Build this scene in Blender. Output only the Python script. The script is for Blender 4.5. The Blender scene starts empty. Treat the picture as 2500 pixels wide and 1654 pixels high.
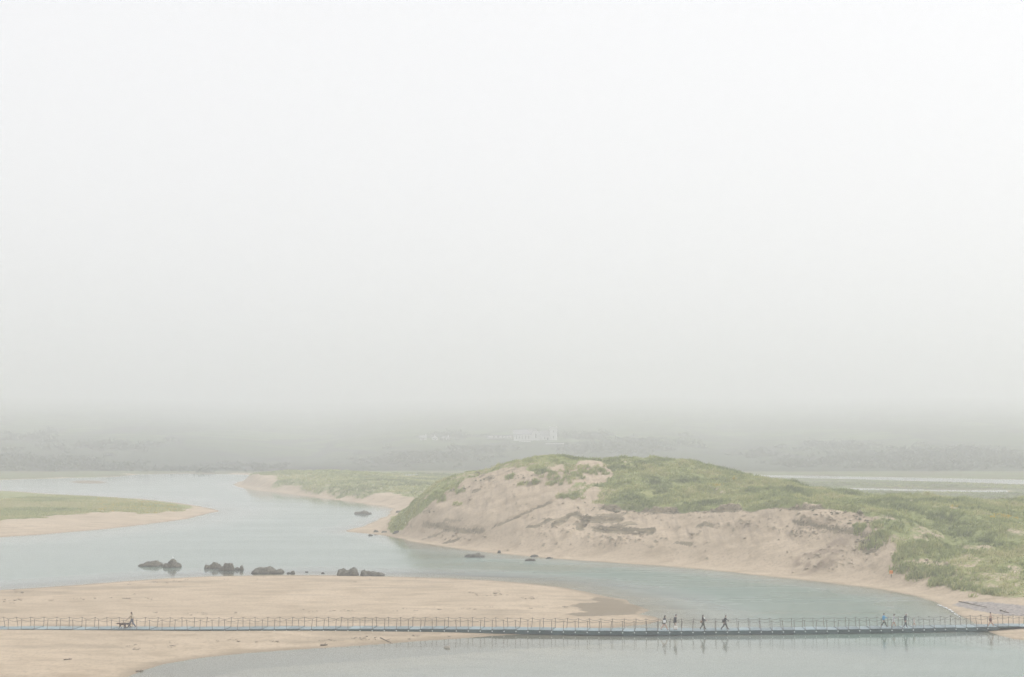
import bpy, bmesh, math, random
import numpy as np
from mathutils import Vector, Matrix

random.seed(7)
rng = np.random.default_rng(11)
SC = bpy.context.scene
COL = SC.collection

# ------------------------------------------------------------------ camera, sky, sun, exposure
F, CX, CY, VH, CAMZ = 3000.0, 1250.0, 827.0, 1060.0, 22.0      # photo pixels: focal length, centre, horizon row
PITCH = math.atan((VH - CY) / F)
cam_data = bpy.data.cameras.new('camera')
cam = bpy.data.objects.new('camera', cam_data)
COL.objects.link(cam)
cam.location = (0, 0, CAMZ)
cam.rotation_euler = (math.pi / 2 + PITCH, 0, 0)
cam_data.sensor_width = 36.0
cam_data.lens = 36.0 * F / 2500.0
cam_data.clip_start = 0.5
cam_data.clip_end = 20000
SC.camera = cam

SUN_EL, SUN_AZ = math.radians(46), math.radians(70)
world = bpy.data.worlds.new('World')
SC.world = world
world.use_nodes = True
wn, wl = world.node_tree.nodes, world.node_tree.links
wn.clear()
sky = wn.new('ShaderNodeTexSky'); sky.sky_type = 'NISHITA'; sky.sun_disc = False
sky.sun_elevation = SUN_EL; sky.sun_rotation = SUN_AZ
sky.air_density = 1.0; sky.dust_density = 3.0
bw = wn.new('ShaderNodeRGBToBW')
mixs = wn.new('ShaderNodeMix'); mixs.data_type = 'RGBA'; mixs.inputs['Factor'].default_value = 0.90
flat = wn.new('ShaderNodeMix'); flat.data_type = 'RGBA'; flat.inputs['Factor'].default_value = 0.88
flat.inputs['B'].default_value = (6.90, 6.93, 7.15, 1)                      # the even grey-white of the cloud cover
bg = wn.new('ShaderNodeBackground'); bg.inputs['Strength'].default_value = 0.10
wo = wn.new('ShaderNodeOutputWorld')
wl.new(sky.outputs['Color'], bw.inputs['Color'])
wl.new(sky.outputs['Color'], mixs.inputs['A']); wl.new(bw.outputs['Val'], mixs.inputs['B'])
wl.new(mixs.outputs['Result'], flat.inputs['A'])
wl.new(flat.outputs['Result'], bg.inputs['Color']); wl.new(bg.outputs['Background'], wo.inputs['Surface'])

sun_d = bpy.data.lights.new('sun', 'SUN')
sun_d.energy = 1.5; sun_d.angle = math.radians(14); sun_d.color = (1.0, 0.985, 0.965)
sun = bpy.data.objects.new('sun', sun_d); COL.objects.link(sun)
sdir = Vector((math.sin(SUN_AZ) * math.cos(SUN_EL), math.cos(SUN_AZ) * math.cos(SUN_EL), math.sin(SUN_EL)))
sun.rotation_euler = sdir.to_track_quat('Z', 'Y').to_euler()

vs = SC.view_settings
vs.view_transform = 'Standard'; vs.look = 'None'; vs.exposure = 0.57; vs.gamma = 1.0
cy = SC.cycles
cy.use_denoising = True; cy.denoiser = 'OPENIMAGEDENOISE'; cy.denoising_input_passes = 'RGB_ALBEDO_NORMAL'; cy.denoising_prefilter = 'FAST'
cy.max_bounces = 12; cy.diffuse_bounces = 3; cy.glossy_bounces = 3
cy.transparent_max_bounces = 12; cy.transmission_bounces = 4; cy.volume_bounces = 9
HAZE_DENSITY = 0.00108

# ------------------------------------------------------------------ pixel <-> world
cp, sp = math.cos(PITCH), math.sin(PITCH)
def ray(u, v):
    a, b = (u - CX) / F, (CY - v) / F
    return np.array([a, cp - b * sp, sp + b * cp])
def at_plane(u, v, z=0.0):
    d = ray(u, v); t = (z - CAMZ) / d[2]
    return np.array([d[0] * t, d[1] * t, z])
def at_depth(u, v, Y):
    d = ray(u, v); t = Y / d[1]
    return np.array([d[0] * t, Y, CAMZ + d[2] * t])
def project(X, Y, Z):
    dz = Z - CAMZ
    zc = Y * cp + dz * sp
    yc = -Y * sp + dz * cp
    return CX + F * X / zc, CY - F * yc / zc
def ppm(Y):
    return F / Y

# ------------------------------------------------------------------ noise
def _h(ix, iy, s):
    n = (ix.astype(np.int64) * 374761393 + iy.astype(np.int64) * 668265263 + s * 1442695041) & 0x7fffffff
    n = ((n ^ (n >> 13)) * 1274126177) & 0x7fffffff
    n = ((n ^ (n >> 16)) * 1911520717) & 0x7fffffff
    return (n & 0xffff) / 65535.0
def vnoise(x, y, s=0):
    ix, iy = np.floor(x), np.floor(y)
    fx, fy = x - ix, y - iy
    fx = fx * fx * fx * (fx * (fx * 6 - 15) + 10); fy = fy * fy * fy * (fy * (fy * 6 - 15) + 10)
    a, b = _h(ix, iy, s), _h(ix + 1, iy, s)
    c, d = _h(ix, iy + 1, s), _h(ix + 1, iy + 1, s)
    return (a * (1 - fx) + b * fx) * (1 - fy) + (c * (1 - fx) + d * fx) * fy
def fbm(x, y, s=0, oct=4):
    r = 0; a = 0.5
    for k in range(oct):
        r = r + a * (vnoise(x + 17.3 * k, y - 9.1 * k, s + k) * 2 - 1)
        x = x * 2.03; y = y * 2.03; a *= 0.5
    return r
def sstep(a, b, x):
    t = np.clip((x - a) / (b - a), 0, 1)
    return t * t * (3 - 2 * t)

# ------------------------------------------------------------------ shorelines (traced at water level, then world polygons)
def wl_pts(px):
    return [tuple(at_plane(u, v)[:2]) for u, v in px]
def resample(poly, step_fn=None, jitter=0.0, seed=0, closed=True):
    out = []; n = len(poly)
    for i in range(n if closed else n - 1):
        a, b = np.array(poly[i]), np.array(poly[(i + 1) % n])
        L = np.linalg.norm(b - a); m = int(min(6, max(1, L // 6)))
        for k in range(m):
            out.append(a + (b - a) * k / m)
    if not closed: out.append(np.array(poly[-1]))
    return np.array(out)
SAND_PX = [(-900, 1500), (-400, 1460), (0, 1441), (100, 1435), (200, 1428), (300, 1420), (400, 1413), (500, 1408.5), (600, 1406),
           (700, 1405), (850, 1406), (950, 1408), (1100, 1412), (1200, 1418), (1290, 1425), (1370, 1434), (1430, 1444),
           (1480, 1456), (1525, 1464), (1535, 1474), (1560, 1482), (1585, 1490), (1560, 1500), (1600, 1507), (1622, 1515),
           (1590, 1524), (1500, 1533), (1400, 1541), (1270, 1549), (1200, 1553), (1100, 1561), (1000, 1568), (900, 1574),
           (750, 1584), (600, 1596), (500, 1606), (400, 1621), (345, 1636), (300, 1656), (240, 1720), (180, 1850)]
SAND = wl_pts(SAND_PX) + [(-60, 40), (-200, 40)]
SPIT = wl_pts([(-700, 1330), (-300, 1322), (0, 1312), (100, 1306), (200, 1297.5), (300, 1288), (400, 1275.5), (450, 1268), (500, 1257),
               (540, 1246), (500, 1240), (440, 1229), (350, 1219), (250, 1213), (150, 1208), (0, 1198), (-300, 1190), (-700, 1184)])
MAIN_PX = [(-900, 1196), (-400, 1181), (0, 1172), (100, 1169), (300, 1164), (335, 1158.5), (450, 1157), (575, 1158.5), (640, 1160), (720, 1161),
           (730, 1163), (640, 1168), (590, 1175), (567, 1183), (585, 1190), (620, 1197), (700, 1206), (780, 1217), (860, 1226), (930, 1235.5), (962, 1242),
           (955, 1252), (938, 1262), (905, 1277), (870, 1289), (845, 1296.5), (848, 1299), (890, 1303), (930, 1307), (960, 1312), (1000, 1322),
           (1060, 1332), (1130, 1342.5), (1200, 1350.5), (1300, 1360), (1400, 1368), (1500, 1374.5), (1600, 1381), (1700, 1389), (1800, 1398.5),
           (1900, 1410), (2000, 1421), (2080, 1430.5), (2150, 1440), (2230, 1455), (2280, 1470), (2310, 1485), (2340, 1501), (2375, 1520), (2405, 1538),
           (2440, 1551), (2480, 1562), (2530, 1567), (2700, 1590), (3000, 1650)]
MAIN = wl_pts(MAIN_PX) + [(140, 40), (7000, 40), (7000, 9000), (-7000, 9000), (-7000, 560)]
LAG1 = wl_pts([(1835, 1159.5), (2100, 1164), (2500, 1171.5), (3000, 1180), (3000, 1193), (2500, 1184), (2300, 1177), (2100, 1171), (1870, 1166)])
LAG2 = wl_pts([(2060, 1191), (2200, 1194.5), (2300, 1197), (2400, 1197), (2466, 1196.5), (2466, 1203), (2400, 1202.5), (2300, 1201), (2200, 1199), (2075, 1196)])

def seg_dist(P, poly):
    """signed distance (positive inside) of points P (n,2) to a closed polygon"""
    x, y = P[:, 0], P[:, 1]
    best = np.full(len(P), 1e18); inside = np.zeros(len(P), bool)
    n = len(poly)
    for i in range(n):
        ax, ay = poly[i]; bx, by = poly[(i + 1) % n]
        dx, dy = bx - ax, by - ay
        L2 = dx * dx + dy * dy
        if L2 < 1e-12: continue
        t = np.clip(((x - ax) * dx + (y - ay) * dy) / L2, 0, 1)
        d = (x - ax - t * dx) ** 2 + (y - ay - t * dy) ** 2
        np.minimum(best, d, out=best)
        if dy != 0:
            c = ((ay > y) != (by > y)) & (x < dx * (y - ay) / dy + ax)
            inside ^= c
    d = np.sqrt(best)
    return np.where(inside, d, -d)
def line_dist(P, pts):
    """signed distance to an open polyline and the parameter along it; positive on its far (uphill) side"""
    x, y = P[:, 0], P[:, 1]
    best = np.full(len(P), 1e18); sg = np.zeros(len(P)); tt = np.zeros(len(P))
    n = len(pts)
    for i in range(n - 1):
        ax, ay = pts[i]; bx, by = pts[i + 1]
        dx, dy = bx - ax, by - ay
        L2 = max(dx * dx + dy * dy, 1e-9)
        t0 = ((x - ax) * dx + (y - ay) * dy) / L2
        t = np.clip(t0, 0, 1)
        d = (x - ax - t * dx) ** 2 + (y - ay - t * dy) ** 2
        m = d < best
        best = np.where(m, d, best)
        sg = np.where(m, np.sign(dx * (y - ay) - dy * (x - ax)), sg)
        tt = np.where(m, (i + t) / (n - 1), tt)
    return np.sqrt(best) * sg, tt
def in_poly(u, v, poly):
    ins = np.zeros(u.shape, bool); n = len(poly)
    for i in range(n):
        ax, ay = poly[i]; bx, by = poly[(i + 1) % n]
        if ay == by: continue
        ins ^= ((ay > v) != (by > v)) & (u < (bx - ax) * (v - ay) / (by - ay) + ax)
    return ins

# ------------------------------------------------------------------ dune control heights: columns of (photo row, distance)
COLS = {
 1000: [(1316, 258), (1282, 263), (1236, 269)],
 1060: [(1326, 246), (1280, 257), (1230, 267), (1183, 277)],
 1150: [(1338, 235), (1290, 246), (1230, 258), (1180, 268), (1156, 276)],
 1300: [(1352, 223), (1290, 235), (1230, 246), (1170, 256), (1135, 264), (1114, 273)],
 1430: [(1362, 217), (1300, 227), (1262, 233), (1240, 238), (1200, 246), (1150, 259), (1116, 276)],
 1600: [(1374, 209), (1310, 220), (1265, 227), (1243, 230.5), (1236, 233), (1190, 246), (1150, 261), (1127, 275)],
 1700: [(1381, 204), (1320, 215), (1270, 222), (1243, 226), (1236, 228.5), (1190, 244), (1150, 262), (1133, 275)],
 1800: [(1389, 198), (1330, 209), (1275, 216), (1242, 220), (1235, 222.5), (1200, 238), (1157, 263)],
 1900: [(1400, 192), (1340, 203), (1280, 210), (1239, 214.5), (1232, 217), (1200, 235), (1175, 256)],
 2000: [(1410, 187), (1350, 197), (1290, 204), (1246, 209), (1238, 212), (1212, 228), (1194, 249)],
 2100: [(1420, 181), (1370, 189), (1310, 196), (1265, 202), (1235, 215), (1207, 243)],
 2200: [(1432, 174), (1400, 179), (1340, 187), (1290, 194), (1240, 212), (1215, 240)],
 2300: [(1445, 168), (1400, 177), (1340, 186), (1290, 195), (1250, 210), (1215, 240)],
 2400: [(1475, 157), (1445, 166), (1400, 174), (1340, 184), (1290, 195), (1250, 210), (1225, 232)],
 2500: [(1495, 150), (1460, 161), (1420, 169), (1360, 179), (1300, 193), (1255, 210), (1219, 240)],
 2750: [(1500, 149), (1460, 161), (1420, 169), (1360, 179), (1300, 193), (1255, 210), (1222, 240)],
 3100: [(1500, 149), (1460, 161), (1420, 169), (1360, 179), (1300, 193), (1255, 210), (1222, 240)],
}
CP = []
for u, lst in COLS.items():
    for v, Y in lst:
        CP.append(tuple(at_depth(u, v, Y)))
    v, Y = lst[-1]
    zt = at_depth(u, v, Y)[2]
    for dy, k in ((14, 0.93), (32, 0.62), (60, 0.26), (90, 0.09)):          # the hidden back slope
        CP.append((at_depth(u, v, Y + dy)[0], Y + dy, max(0.5, zt * k)))
for u, lst in {600: [(1164, 520)], 640: [(1157, 525)], 700: [(1192, 462), (1154, 535)], 760: [(1196, 440), (1156, 530)], 800: [(1201, 425), (1182, 455), (1155, 530)],
               900: [(1212, 398), (1184, 440), (1158, 560)], 960: [(1222, 378), (1190, 430), (1165, 555)], 1010: [(1200, 420), (1166, 560)],
               1060: [(1196, 410)]}.items():
    for v, Y in lst: CP.append(tuple(at_depth(u, v, Y)))
for u, v, Y, z in ((850, 0, 640, 1.2), (700, 0, 650, 0.8), (1000, 0, 620, 2.0), (1000, 0, 690, 1.0), (1200, 0, 430, 1.6), (1200, 0, 560, 1.2), (1200, 0, 680, .8), (1500, 0, 400, 1.2),
                   (1500, 0, 550, .6), (1800, 0, 380, .8), (1800, 0, 480, .5), (2100, 0, 360, .6), (2100, 0, 450, .4), (2400, 0, 340, .5), (2400, 0, 430, .4),
                   (2800, 0, 340, .6), (2800, 0, 450, .4), (600, 0, 640, .5), (300, 0, 700, .5), (0, 0, 700, .5), (1600, 0, 690, .5), (2200, 0, 690, .5), (2800, 0, 690, .5),
                   (915, 0, 275, .25), (950, 0, 266, .5), (955, 0, 277, .8), (950, 0, 290, .8), (975, 0, 272, 2.2), (975, 0, 290, 1.4), (960, 0, 300, .9), (965, 0, 340, .9)):
    CP.append(((u - CX) / F * Y, Y, z))
CP = np.array(CP)
_c = 3.0
def _phi(r2): return np.sqrt(r2 + _c * _c)
A = _phi(((CP[:, None, :2] - CP[None, :, :2]) ** 2).sum(-1))
W = np.linalg.solve(A + np.eye(len(CP)) * 1e-3, CP[:, 2])
def rbf(P):
    out = np.zeros(len(P))
    for i in range(len(CP)):
        out += W[i] * np.sqrt((P[:, 0] - CP[i, 0]) ** 2 + (P[:, 1] - CP[i, 1]) ** 2 + _c * _c)
    return out

HU = [-2000, -500, 0, 350, 600, 780, 1000, 1300, 1600, 1780, 1900, 2200, 2500, 4500]
HB = [690, 690, 700, 725, 850, 1000, 800, 760, 745, 850, 790, 735, 725, 725]
HS = [.045, .045, .045, .043, .041, .041, .042, .044, .045, .044, .044, .045, .045, .045]
def hill(X, Y):
    u = CX + F * X / np.maximum(Y, 1)
    u = u + 60 * (fbm(X / 180, Y / 180, 31, 2))
    t = np.maximum(0, Y - np.interp(u, HU, HB))
    s = np.interp(u, HU, HS)
    z = 900 * (1 - np.exp(-np.maximum(0, t - 25 * (1 - np.exp(-t / 25))) * s / 900))
    return z + fbm(X / 260, Y / 420, 5, 3) * 2.2 * sstep(20, 400, t)

# ------------------------------------------------------------------ the ground grid
def rngstep(a, b, s): return list(np.arange(a, b - 1e-6, s))
def grow(a, b, s, k):
    o = [a]
    while o[-1] < b: o.append(o[-1] + s); s *= k
    return o
ys = np.array(rngstep(40, 95, 2.5) + rngstep(95, 140, .7) + rngstep(140, 165, .4) + rngstep(165, 250, .28) + rngstep(250, 285, .4) + rngstep(285, 420, .9) + rngstep(420, 700, 2.2)
              + rngstep(700, 900, 5) + rngstep(900, 2000, 12) + rngstep(2000, 4501, 50))
right_out = grow(400, 6000, 12, 1.12)
xs = np.array([-q for q in right_out[::-1]] + rngstep(-396, -160, 4) + rngstep(-160, -45, .9) + rngstep(-45, 100, .33) + rngstep(100, 170, .9)
              + rngstep(170, 397, 4) + right_out)
NX, NY = len(xs), len(ys)
GX, GY = np.meshgrid(xs, ys)
P = np.stack([GX.ravel(), GY.ravel()], 1)
near = P[:, 1] < 720
Pn = P[near]
BIG = 400.0
wob = np.stack([fbm(Pn[:, 0] / 9, Pn[:, 1] / 9, 41, 3), fbm(Pn[:, 0] / 9, Pn[:, 1] / 9, 47, 3)], 1) * np.clip(Pn[:, 1:2] / 260, .4, 2)
Pw = Pn + wob
dS = seg_dist(Pw, SAND); dI = seg_dist(Pw, SPIT)
dM = seg_dist(Pw, MAIN); dL = -np.maximum(seg_dist(Pn, LAG1), seg_dist(Pn, LAG2))
dM = np.minimum(dM, dL)
x, y = Pn[:, 0], Pn[:, 1]
zS = 0.46 * (1 - np.exp(-np.maximum(dS, 0) / 9)) + 0.05 * fbm(x / 7, y / 3.0, 3, 3) * sstep(0, 6, dS)
zI = np.minimum(0.045 * dI, 1.0 + .012 * dI) ; zI = np.minimum(zI, 1.7 + 1.3 * sstep(-95, -150, x + .18 * (y - 400))) + .12 * fbm(x / 14, y / 14, 8, 3) * sstep(6, 20, dI)
r = np.maximum(rbf(Pn), .25)
zM = .05 * np.maximum(dM, 0) * (1 - sstep(2, 9, dM)) + sstep(2, 9, dM) * r
zM = np.where(dL < 12, np.minimum(zM, .05 * np.maximum(dL, 0)), zM)
bed = -np.minimum.reduce([np.full(len(x), 1.8), 0.012 * -dS + (.0004 + .006 * sstep(125, 150, y)) * dS ** 2, 0.15 * -dM, 0.06 * -dI])
bed = np.where(dL < 0, .010 * dL, bed)
land = (dS > 0) | (dI > 0) | (dM > 0)
z = np.where(dS > 0, zS, np.where(dI > 0, zI, np.where(dM > 0, zM, bed)))
Z = np.empty(len(P)); Z[near] = z
Z[~near] = .5
Z += np.where(P[:, 1] > 650, hill(P[:, 0], P[:, 1]), 0)
full = lambda a, fill: (lambda o: (o.__setitem__(near, a), o)[1])(np.full(len(P), fill))
DS, DI, DM = full(dS, -BIG), full(dI, -BIG), full(dM, BIG)
Zg = Z.reshape(NY, NX)
def ground_z(X, Y, G=None):
    G = Zg if G is None else G
    X = np.asarray(X, float); Y = np.asarray(Y, float)
    i = np.clip(np.searchsorted(xs, X) - 1, 0, NX - 2); j = np.clip(np.searchsorted(ys, Y) - 1, 0, NY - 2)
    fx = np.clip((X - xs[i]) / (xs[i + 1] - xs[i]), 0, 1); fy = np.clip((Y - ys[j]) / (ys[j + 1] - ys[j]), 0, 1)
    return (G[j, i] * (1 - fx) + G[j, i + 1] * fx) * (1 - fy) + (G[j + 1, i] * (1 - fx) + G[j + 1, i + 1] * fx) * fy
_YS = np.concatenate([np.arange(60, 320, .15), np.arange(320, 900, .7), np.arange(900, 5000, 8)])
def at_ground(u, v, water=True):
    d = ray(u, v); t = _YS / d[1]
    X = d[0] * t; Zr = CAMZ + d[2] * t
    g = ground_z(X, _YS)
    if water: g = np.maximum(g, 0)
    k = np.nonzero(Zr <= g)[0]
    k = k[0] if len(k) else len(_YS) - 1
    return np.array([X[k], _YS[k], g[k]])

# hummocks on the grassy top, ripples and small slumps on the bare face
u_, v_ = project(P[:, 0], P[:, 1], Z)
wu = u_ + 14 * fbm(P[:, 0] / 3.2, P[:, 1] / 3.2, 61, 3); wv = v_ + 9 * fbm(P[:, 0] / 3.2, P[:, 1] / 3.2, 67, 3)
BARE = [(780, 1330), (780, 1230), (945, 1230), (952, 1262), (948, 1292), (962, 1302), (988, 1288), (1003, 1270), (1022, 1256), (1052, 1232), (1082, 1209), (1112, 1186), (1150, 1168), (1190, 1152), (1232, 1140), (1262, 1140), (1290, 1146),
        (1318, 1158), (1345, 1152), (1362, 1136), (1372, 1148), (1385, 1156), (1400, 1140), (1406, 1127), (1440, 1123), (1475, 1134), (1505, 1156), (1480, 1170),
        (1446, 1176), (1405, 1180), (1382, 1196), (1364, 1216), (1400, 1216), (1434, 1206), (1462, 1190), (1452, 1218), (1440, 1232), (1478, 1240), (1530, 1246), (1600, 1247),
        (1700, 1244), (1800, 1241), (1880, 1236), (1950, 1236), (2020, 1241), (2080, 1250), (2112, 1262), (2140, 1266), (2152, 1290), (2165, 1318), (2196, 1332),
        (2190, 1352), (2172, 1375), (2196, 1398), (2232, 1414), (2300, 1434), (2360, 1447), (2430, 1456), (2500, 1464), (2800, 1500), (2800, 1800), (780, 1800)]
SPIT_BARE = [(-400, 1285), (0, 1273), (60, 1268), (110, 1262), (170, 1257), (230, 1249), (300, 1251), (360, 1254), (430, 1248), (470, 1238), (488, 1236), (560, 1236), (560, 1400), (-400, 1400)]
HEAD_BLUFF = [(560, 1195), (575, 1178), (600, 1166), (640, 1160), (668, 1163), (672, 1175), (655, 1190), (690, 1200), (690, 1230), (560, 1230)]
Yp = P[:, 1]
is_main = (DM > 0) & (Yp < 720)
duneY = is_main & (Yp < 330)
bare_dune = in_poly(wu, wv, BARE)
grass = np.zeros(len(P))
grass[duneY & ~bare_dune] = 1
hl = is_main & (Yp >= 330)
n2 = fbm(P[:, 0] / 12, P[:, 1] / 12, 71, 3)
sandw = 4.5 + 5 * n2 + 7 * sstep(880, 950, u_)
hd = hl & (u_ < 1100) & (DM > sandw) & ~in_poly(wu, wv, HEAD_BLUFF)
hd |= hl & (u_ >= 1100)
grass[hd] = 1
patchn = fbm(P[:, 0] / 5, P[:, 1] / 5, 73, 3)
grass[hl & (u_ < 1100) & (grass > 0) & (DM < 30)] = .60
low_r = duneY & (grass > 0) & (((u_ > 2150) & (v_ > 1285) & (patchn > .02)) | ((u_ > 2180) & (v_ > 1395)) | ((u_ < 1480) & (u_ > 1080) & (v_ > 1128) & (patchn > -.1)))
grass[low_r] = .52
grass[duneY & (grass > .9) & (patchn > .38)] = .55
grass[hl & (u_ < 565) & (DM > .8) & (patchn > -.35)] = .9
grass[(DI > 2.0) & ~in_poly(wu, wv, SPIT_BARE)] = 1
grass[Yp >= 720] = 1
lowmarsh = is_main & (Yp > 330) & (u_ > 1750)
# smooth the mask a little over the grid
Gm = grass.reshape(NY, NX)
for _ in range(2):
    Gm = (Gm + np.roll(Gm, 1, 0) + np.roll(Gm, -1, 0) + np.roll(Gm, 1, 1) + np.roll(Gm, -1, 1)) / 5
grass = Gm.ravel()
hum = sstep(.4, .9, grass) * duneY * sstep(8, 20, DM)
Z += hum * (-.45 - .45 * (1 - sstep(1380, 1460, u_)) + .35 * sstep(1450, 1520, u_) * (1 - sstep(1680, 1740, u_)) + 1.35 * fbm(P[:, 0] / 10, P[:, 1] / 10, 81, 3) + .40 * fbm(P[:, 0] / 2.6, P[:, 1] / 2.6, 83, 3))
facem = (1 - sstep(.3, .7, grass)) * duneY * sstep(4, 12, DM)
Z += facem * (.50 * fbm(P[:, 0] / 7, P[:, 1] / 12, 91, 3) + .24 * fbm(P[:, 0] / 1.7, P[:, 1] / 2.6, 93, 3) - .38 * np.abs(fbm((P[:, 0] + .25 * P[:, 1]) / 3.2, P[:, 1] / 16, 95, 3)))
hh = hl & (u_ < 1150)
Z += hh * sstep(10, 30, DM) * 1.7 * fbm(P[:, 0] / 22, P[:, 1] / 26, 97, 3) * (Yp < 620)
Zg = Z.reshape(NY, NX)

dark = np.zeros(len(P)); wet = np.zeros(len(P)); soil_shade = np.zeros(len(P))
sel = np.nonzero(duneY & (P[:, 0] > -45) & (P[:, 0] < 115) & (Yp > 140) & (Yp < 300))[0]
Ps = P[sel]
jit = .45 * np.stack([fbm(Ps[:, 0] / 1.5, Ps[:, 1] / 1.5, 101, 3), fbm(Ps[:, 0] / 1.5, Ps[:, 1] / 1.5, 103, 3)], 1)
def scarp(px, a, L, dk, wd=.5, lo=0.0):
    """an eroded step: ground on the uphill side raised, its face left bare and damp"""
    pts = [at_ground(u, v)[:2] for u, v in px]
    s, t = line_dist(Ps + jit, pts)
    end = sstep(0, .10, t) * (1 - sstep(.90, 1, t)) + 0
    n = .75 + .5 * fbm(Ps[:, 0] / 2.2, Ps[:, 1] / 2.2, 107, 2)
    up = np.where(s > 0, np.exp(-np.maximum(s, 0) / L), 0) * sstep(-.05, .35, s)
    dn = np.where(s <= 0, np.exp(np.minimum(s, 0) / (L * .6)), 0)
    Z[sel] += a * end * n * up - lo * a * end * dn
    if dk: dark[sel] = np.maximum(dark[sel], dk * end * (1 - sstep(wd * .6, wd * 1.5, np.abs(s + wd * .35))))
edge = [(1440, 1236), (1478, 1241), (1530, 1246), (1600, 1247), (1700, 1244.5), (1800, 1241), (1880, 1236.5), (1950, 1236), (2020, 1241), (2080, 1250), (2120, 1264)]
scarp(edge, 1.0, 6, .62, .8, .25)
scarp([(1022, 1274), (1045, 1280), (1068, 1286), (1090, 1293), (1120, 1297.5), (1150, 1298), (1175, 1296), (1192, 1292)], .95, 5, 1.0, .22, .25)
scarp([(1192, 1292), (1222, 1281), (1260, 1264), (1290, 1251), (1310, 1241), (1340, 1229), (1356, 1227)], .65, 4, .9, .2, .2)
scarp([(1922, 1272), (1952, 1277), (1985, 1283), (2020, 1290), (2060, 1299), (2100, 1305), (2140, 1318), (2165, 1326)], .7, 4, .95, .24, .25)
scarp([(1078, 1328), (1100, 1322), (1128, 1314)], .3, 3, .7, .5)
scarp([(1022, 1320), (1045, 1313), (1070, 1305), (1080, 1302)], .3, 3, .6, .4)
scarp([(1280, 1288), (1310, 1286), (1335, 1275), (1350, 1268)], .4, 3, .85, .45)
scarp([(1340, 1290), (1365, 1279), (1385, 1262), (1402, 1255), (1425, 1268), (1434, 1290)], .55, 3, .9, .55, .3)
scarp([(1425, 1262), (1450, 1268), (1490, 1272), (1530, 1273)], .55, 3, .95, .7, .3)
scarp([(1452, 1284), (1490, 1296), (1530, 1297), (1570, 1298), (1605, 1301)], .6, 3, .95, .6, .3)
scarp([(1645, 1326), (1670, 1328), (1694, 1332)], .25, 2, .7, .35)
scarp([(1700, 1284), (1725, 1283), (1748, 1286)], .35, 2, .8, .45)
scarp([(1150, 1202), (1160, 1199), (1176, 1196)], .35, 2, .8, .5)
scarp([(1280, 1184), (1300, 1181), (1316, 1176)], .4, 2, .9, .6)
scarp([(1080, 1272), (1110, 1271), (1132, 1270)], .2, 2, .5, .5)
scarp([(2110, 1330), (2130, 1340), (2152, 1338)], .5, 3, .9, .9)
us, vs_ = wu[sel], wv[sel]
def blotch(u0, v0, ru, rv, amt, lay=False, tilt=0.0):
    du, dv = us - u0, vs_ - v0
    du, dv = du + tilt * dv, dv
    q = 1 - sstep(.55, 1.0, np.sqrt((du / ru) ** 2 + (dv / rv) ** 2))
    nz = fbm(Ps[:, 0] / 2.4, Z[sel] / .30, 131, 3) if lay else fbm(Ps[:, 0] / 1.6, Ps[:, 1] / 1.6, 133, 3)
    return q * amt * sstep(-.30, .30, nz)
for b in ((1490, 1250, 55, 26, .85, True), (1465, 1278, 40, 20, .9, True), (1415, 1281, 26, 14, .9), (1520, 1290, 55, 10, .8, True),
          (1340, 1275, 50, 13, .55), (1075, 1310, 40, 10, .25), (2120, 1335, 34, 20, .8), (2090, 1288, 30, 16, .5), (1640, 1250, 90, 8, .4, True),
          (1310, 1150, 26, 22, .7), (1250, 1140, 20, 16, .6), (1180, 1165, 40, 12, .6), (1115, 1195, 30, 12, .5), (1045, 1252, 24, 12, .5), (1000, 1285, 22, 10, .6)):  # first two here: crest hollow, its shade and sparse dead grass painted in
    dark[sel] = np.maximum(dark[sel], blotch(*b))
for b in ((2000, 1365, 70, 44, .9, False, .9), (2040, 1325, 34, 22, .8, False, .9), (1945, 1335, 20, 22, .6, False, .9), (1965, 1275, 60, 22, .35)):  # the last patch puts the shade below the cliff edge into the colour
    soil_shade[sel] = np.maximum(soil_shade[sel], blotch(*b))
# clods and footprints on the face
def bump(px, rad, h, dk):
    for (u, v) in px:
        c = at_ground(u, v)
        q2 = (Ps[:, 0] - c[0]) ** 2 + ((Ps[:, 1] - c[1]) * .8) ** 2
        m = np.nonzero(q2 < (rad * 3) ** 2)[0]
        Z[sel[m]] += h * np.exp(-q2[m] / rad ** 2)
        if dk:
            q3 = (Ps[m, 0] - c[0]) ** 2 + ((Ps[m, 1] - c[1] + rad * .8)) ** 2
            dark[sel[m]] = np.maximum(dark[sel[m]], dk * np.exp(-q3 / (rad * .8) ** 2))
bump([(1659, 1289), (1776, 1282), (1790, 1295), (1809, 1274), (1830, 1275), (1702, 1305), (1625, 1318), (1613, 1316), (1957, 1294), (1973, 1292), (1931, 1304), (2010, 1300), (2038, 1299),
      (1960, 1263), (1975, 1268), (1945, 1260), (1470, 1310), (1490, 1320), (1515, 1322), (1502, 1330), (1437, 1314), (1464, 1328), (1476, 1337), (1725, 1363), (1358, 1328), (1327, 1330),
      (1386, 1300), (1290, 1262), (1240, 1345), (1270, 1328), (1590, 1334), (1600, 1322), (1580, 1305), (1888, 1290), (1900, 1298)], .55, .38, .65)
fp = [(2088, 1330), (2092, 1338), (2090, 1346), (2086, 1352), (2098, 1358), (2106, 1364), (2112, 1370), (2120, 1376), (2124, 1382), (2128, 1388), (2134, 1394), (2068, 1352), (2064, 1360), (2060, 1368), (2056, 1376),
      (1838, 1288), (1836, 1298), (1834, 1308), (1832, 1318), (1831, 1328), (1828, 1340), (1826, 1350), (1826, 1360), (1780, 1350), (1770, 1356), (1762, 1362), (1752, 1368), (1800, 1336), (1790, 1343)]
bump(fp, .26, -.25, .6)
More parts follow.
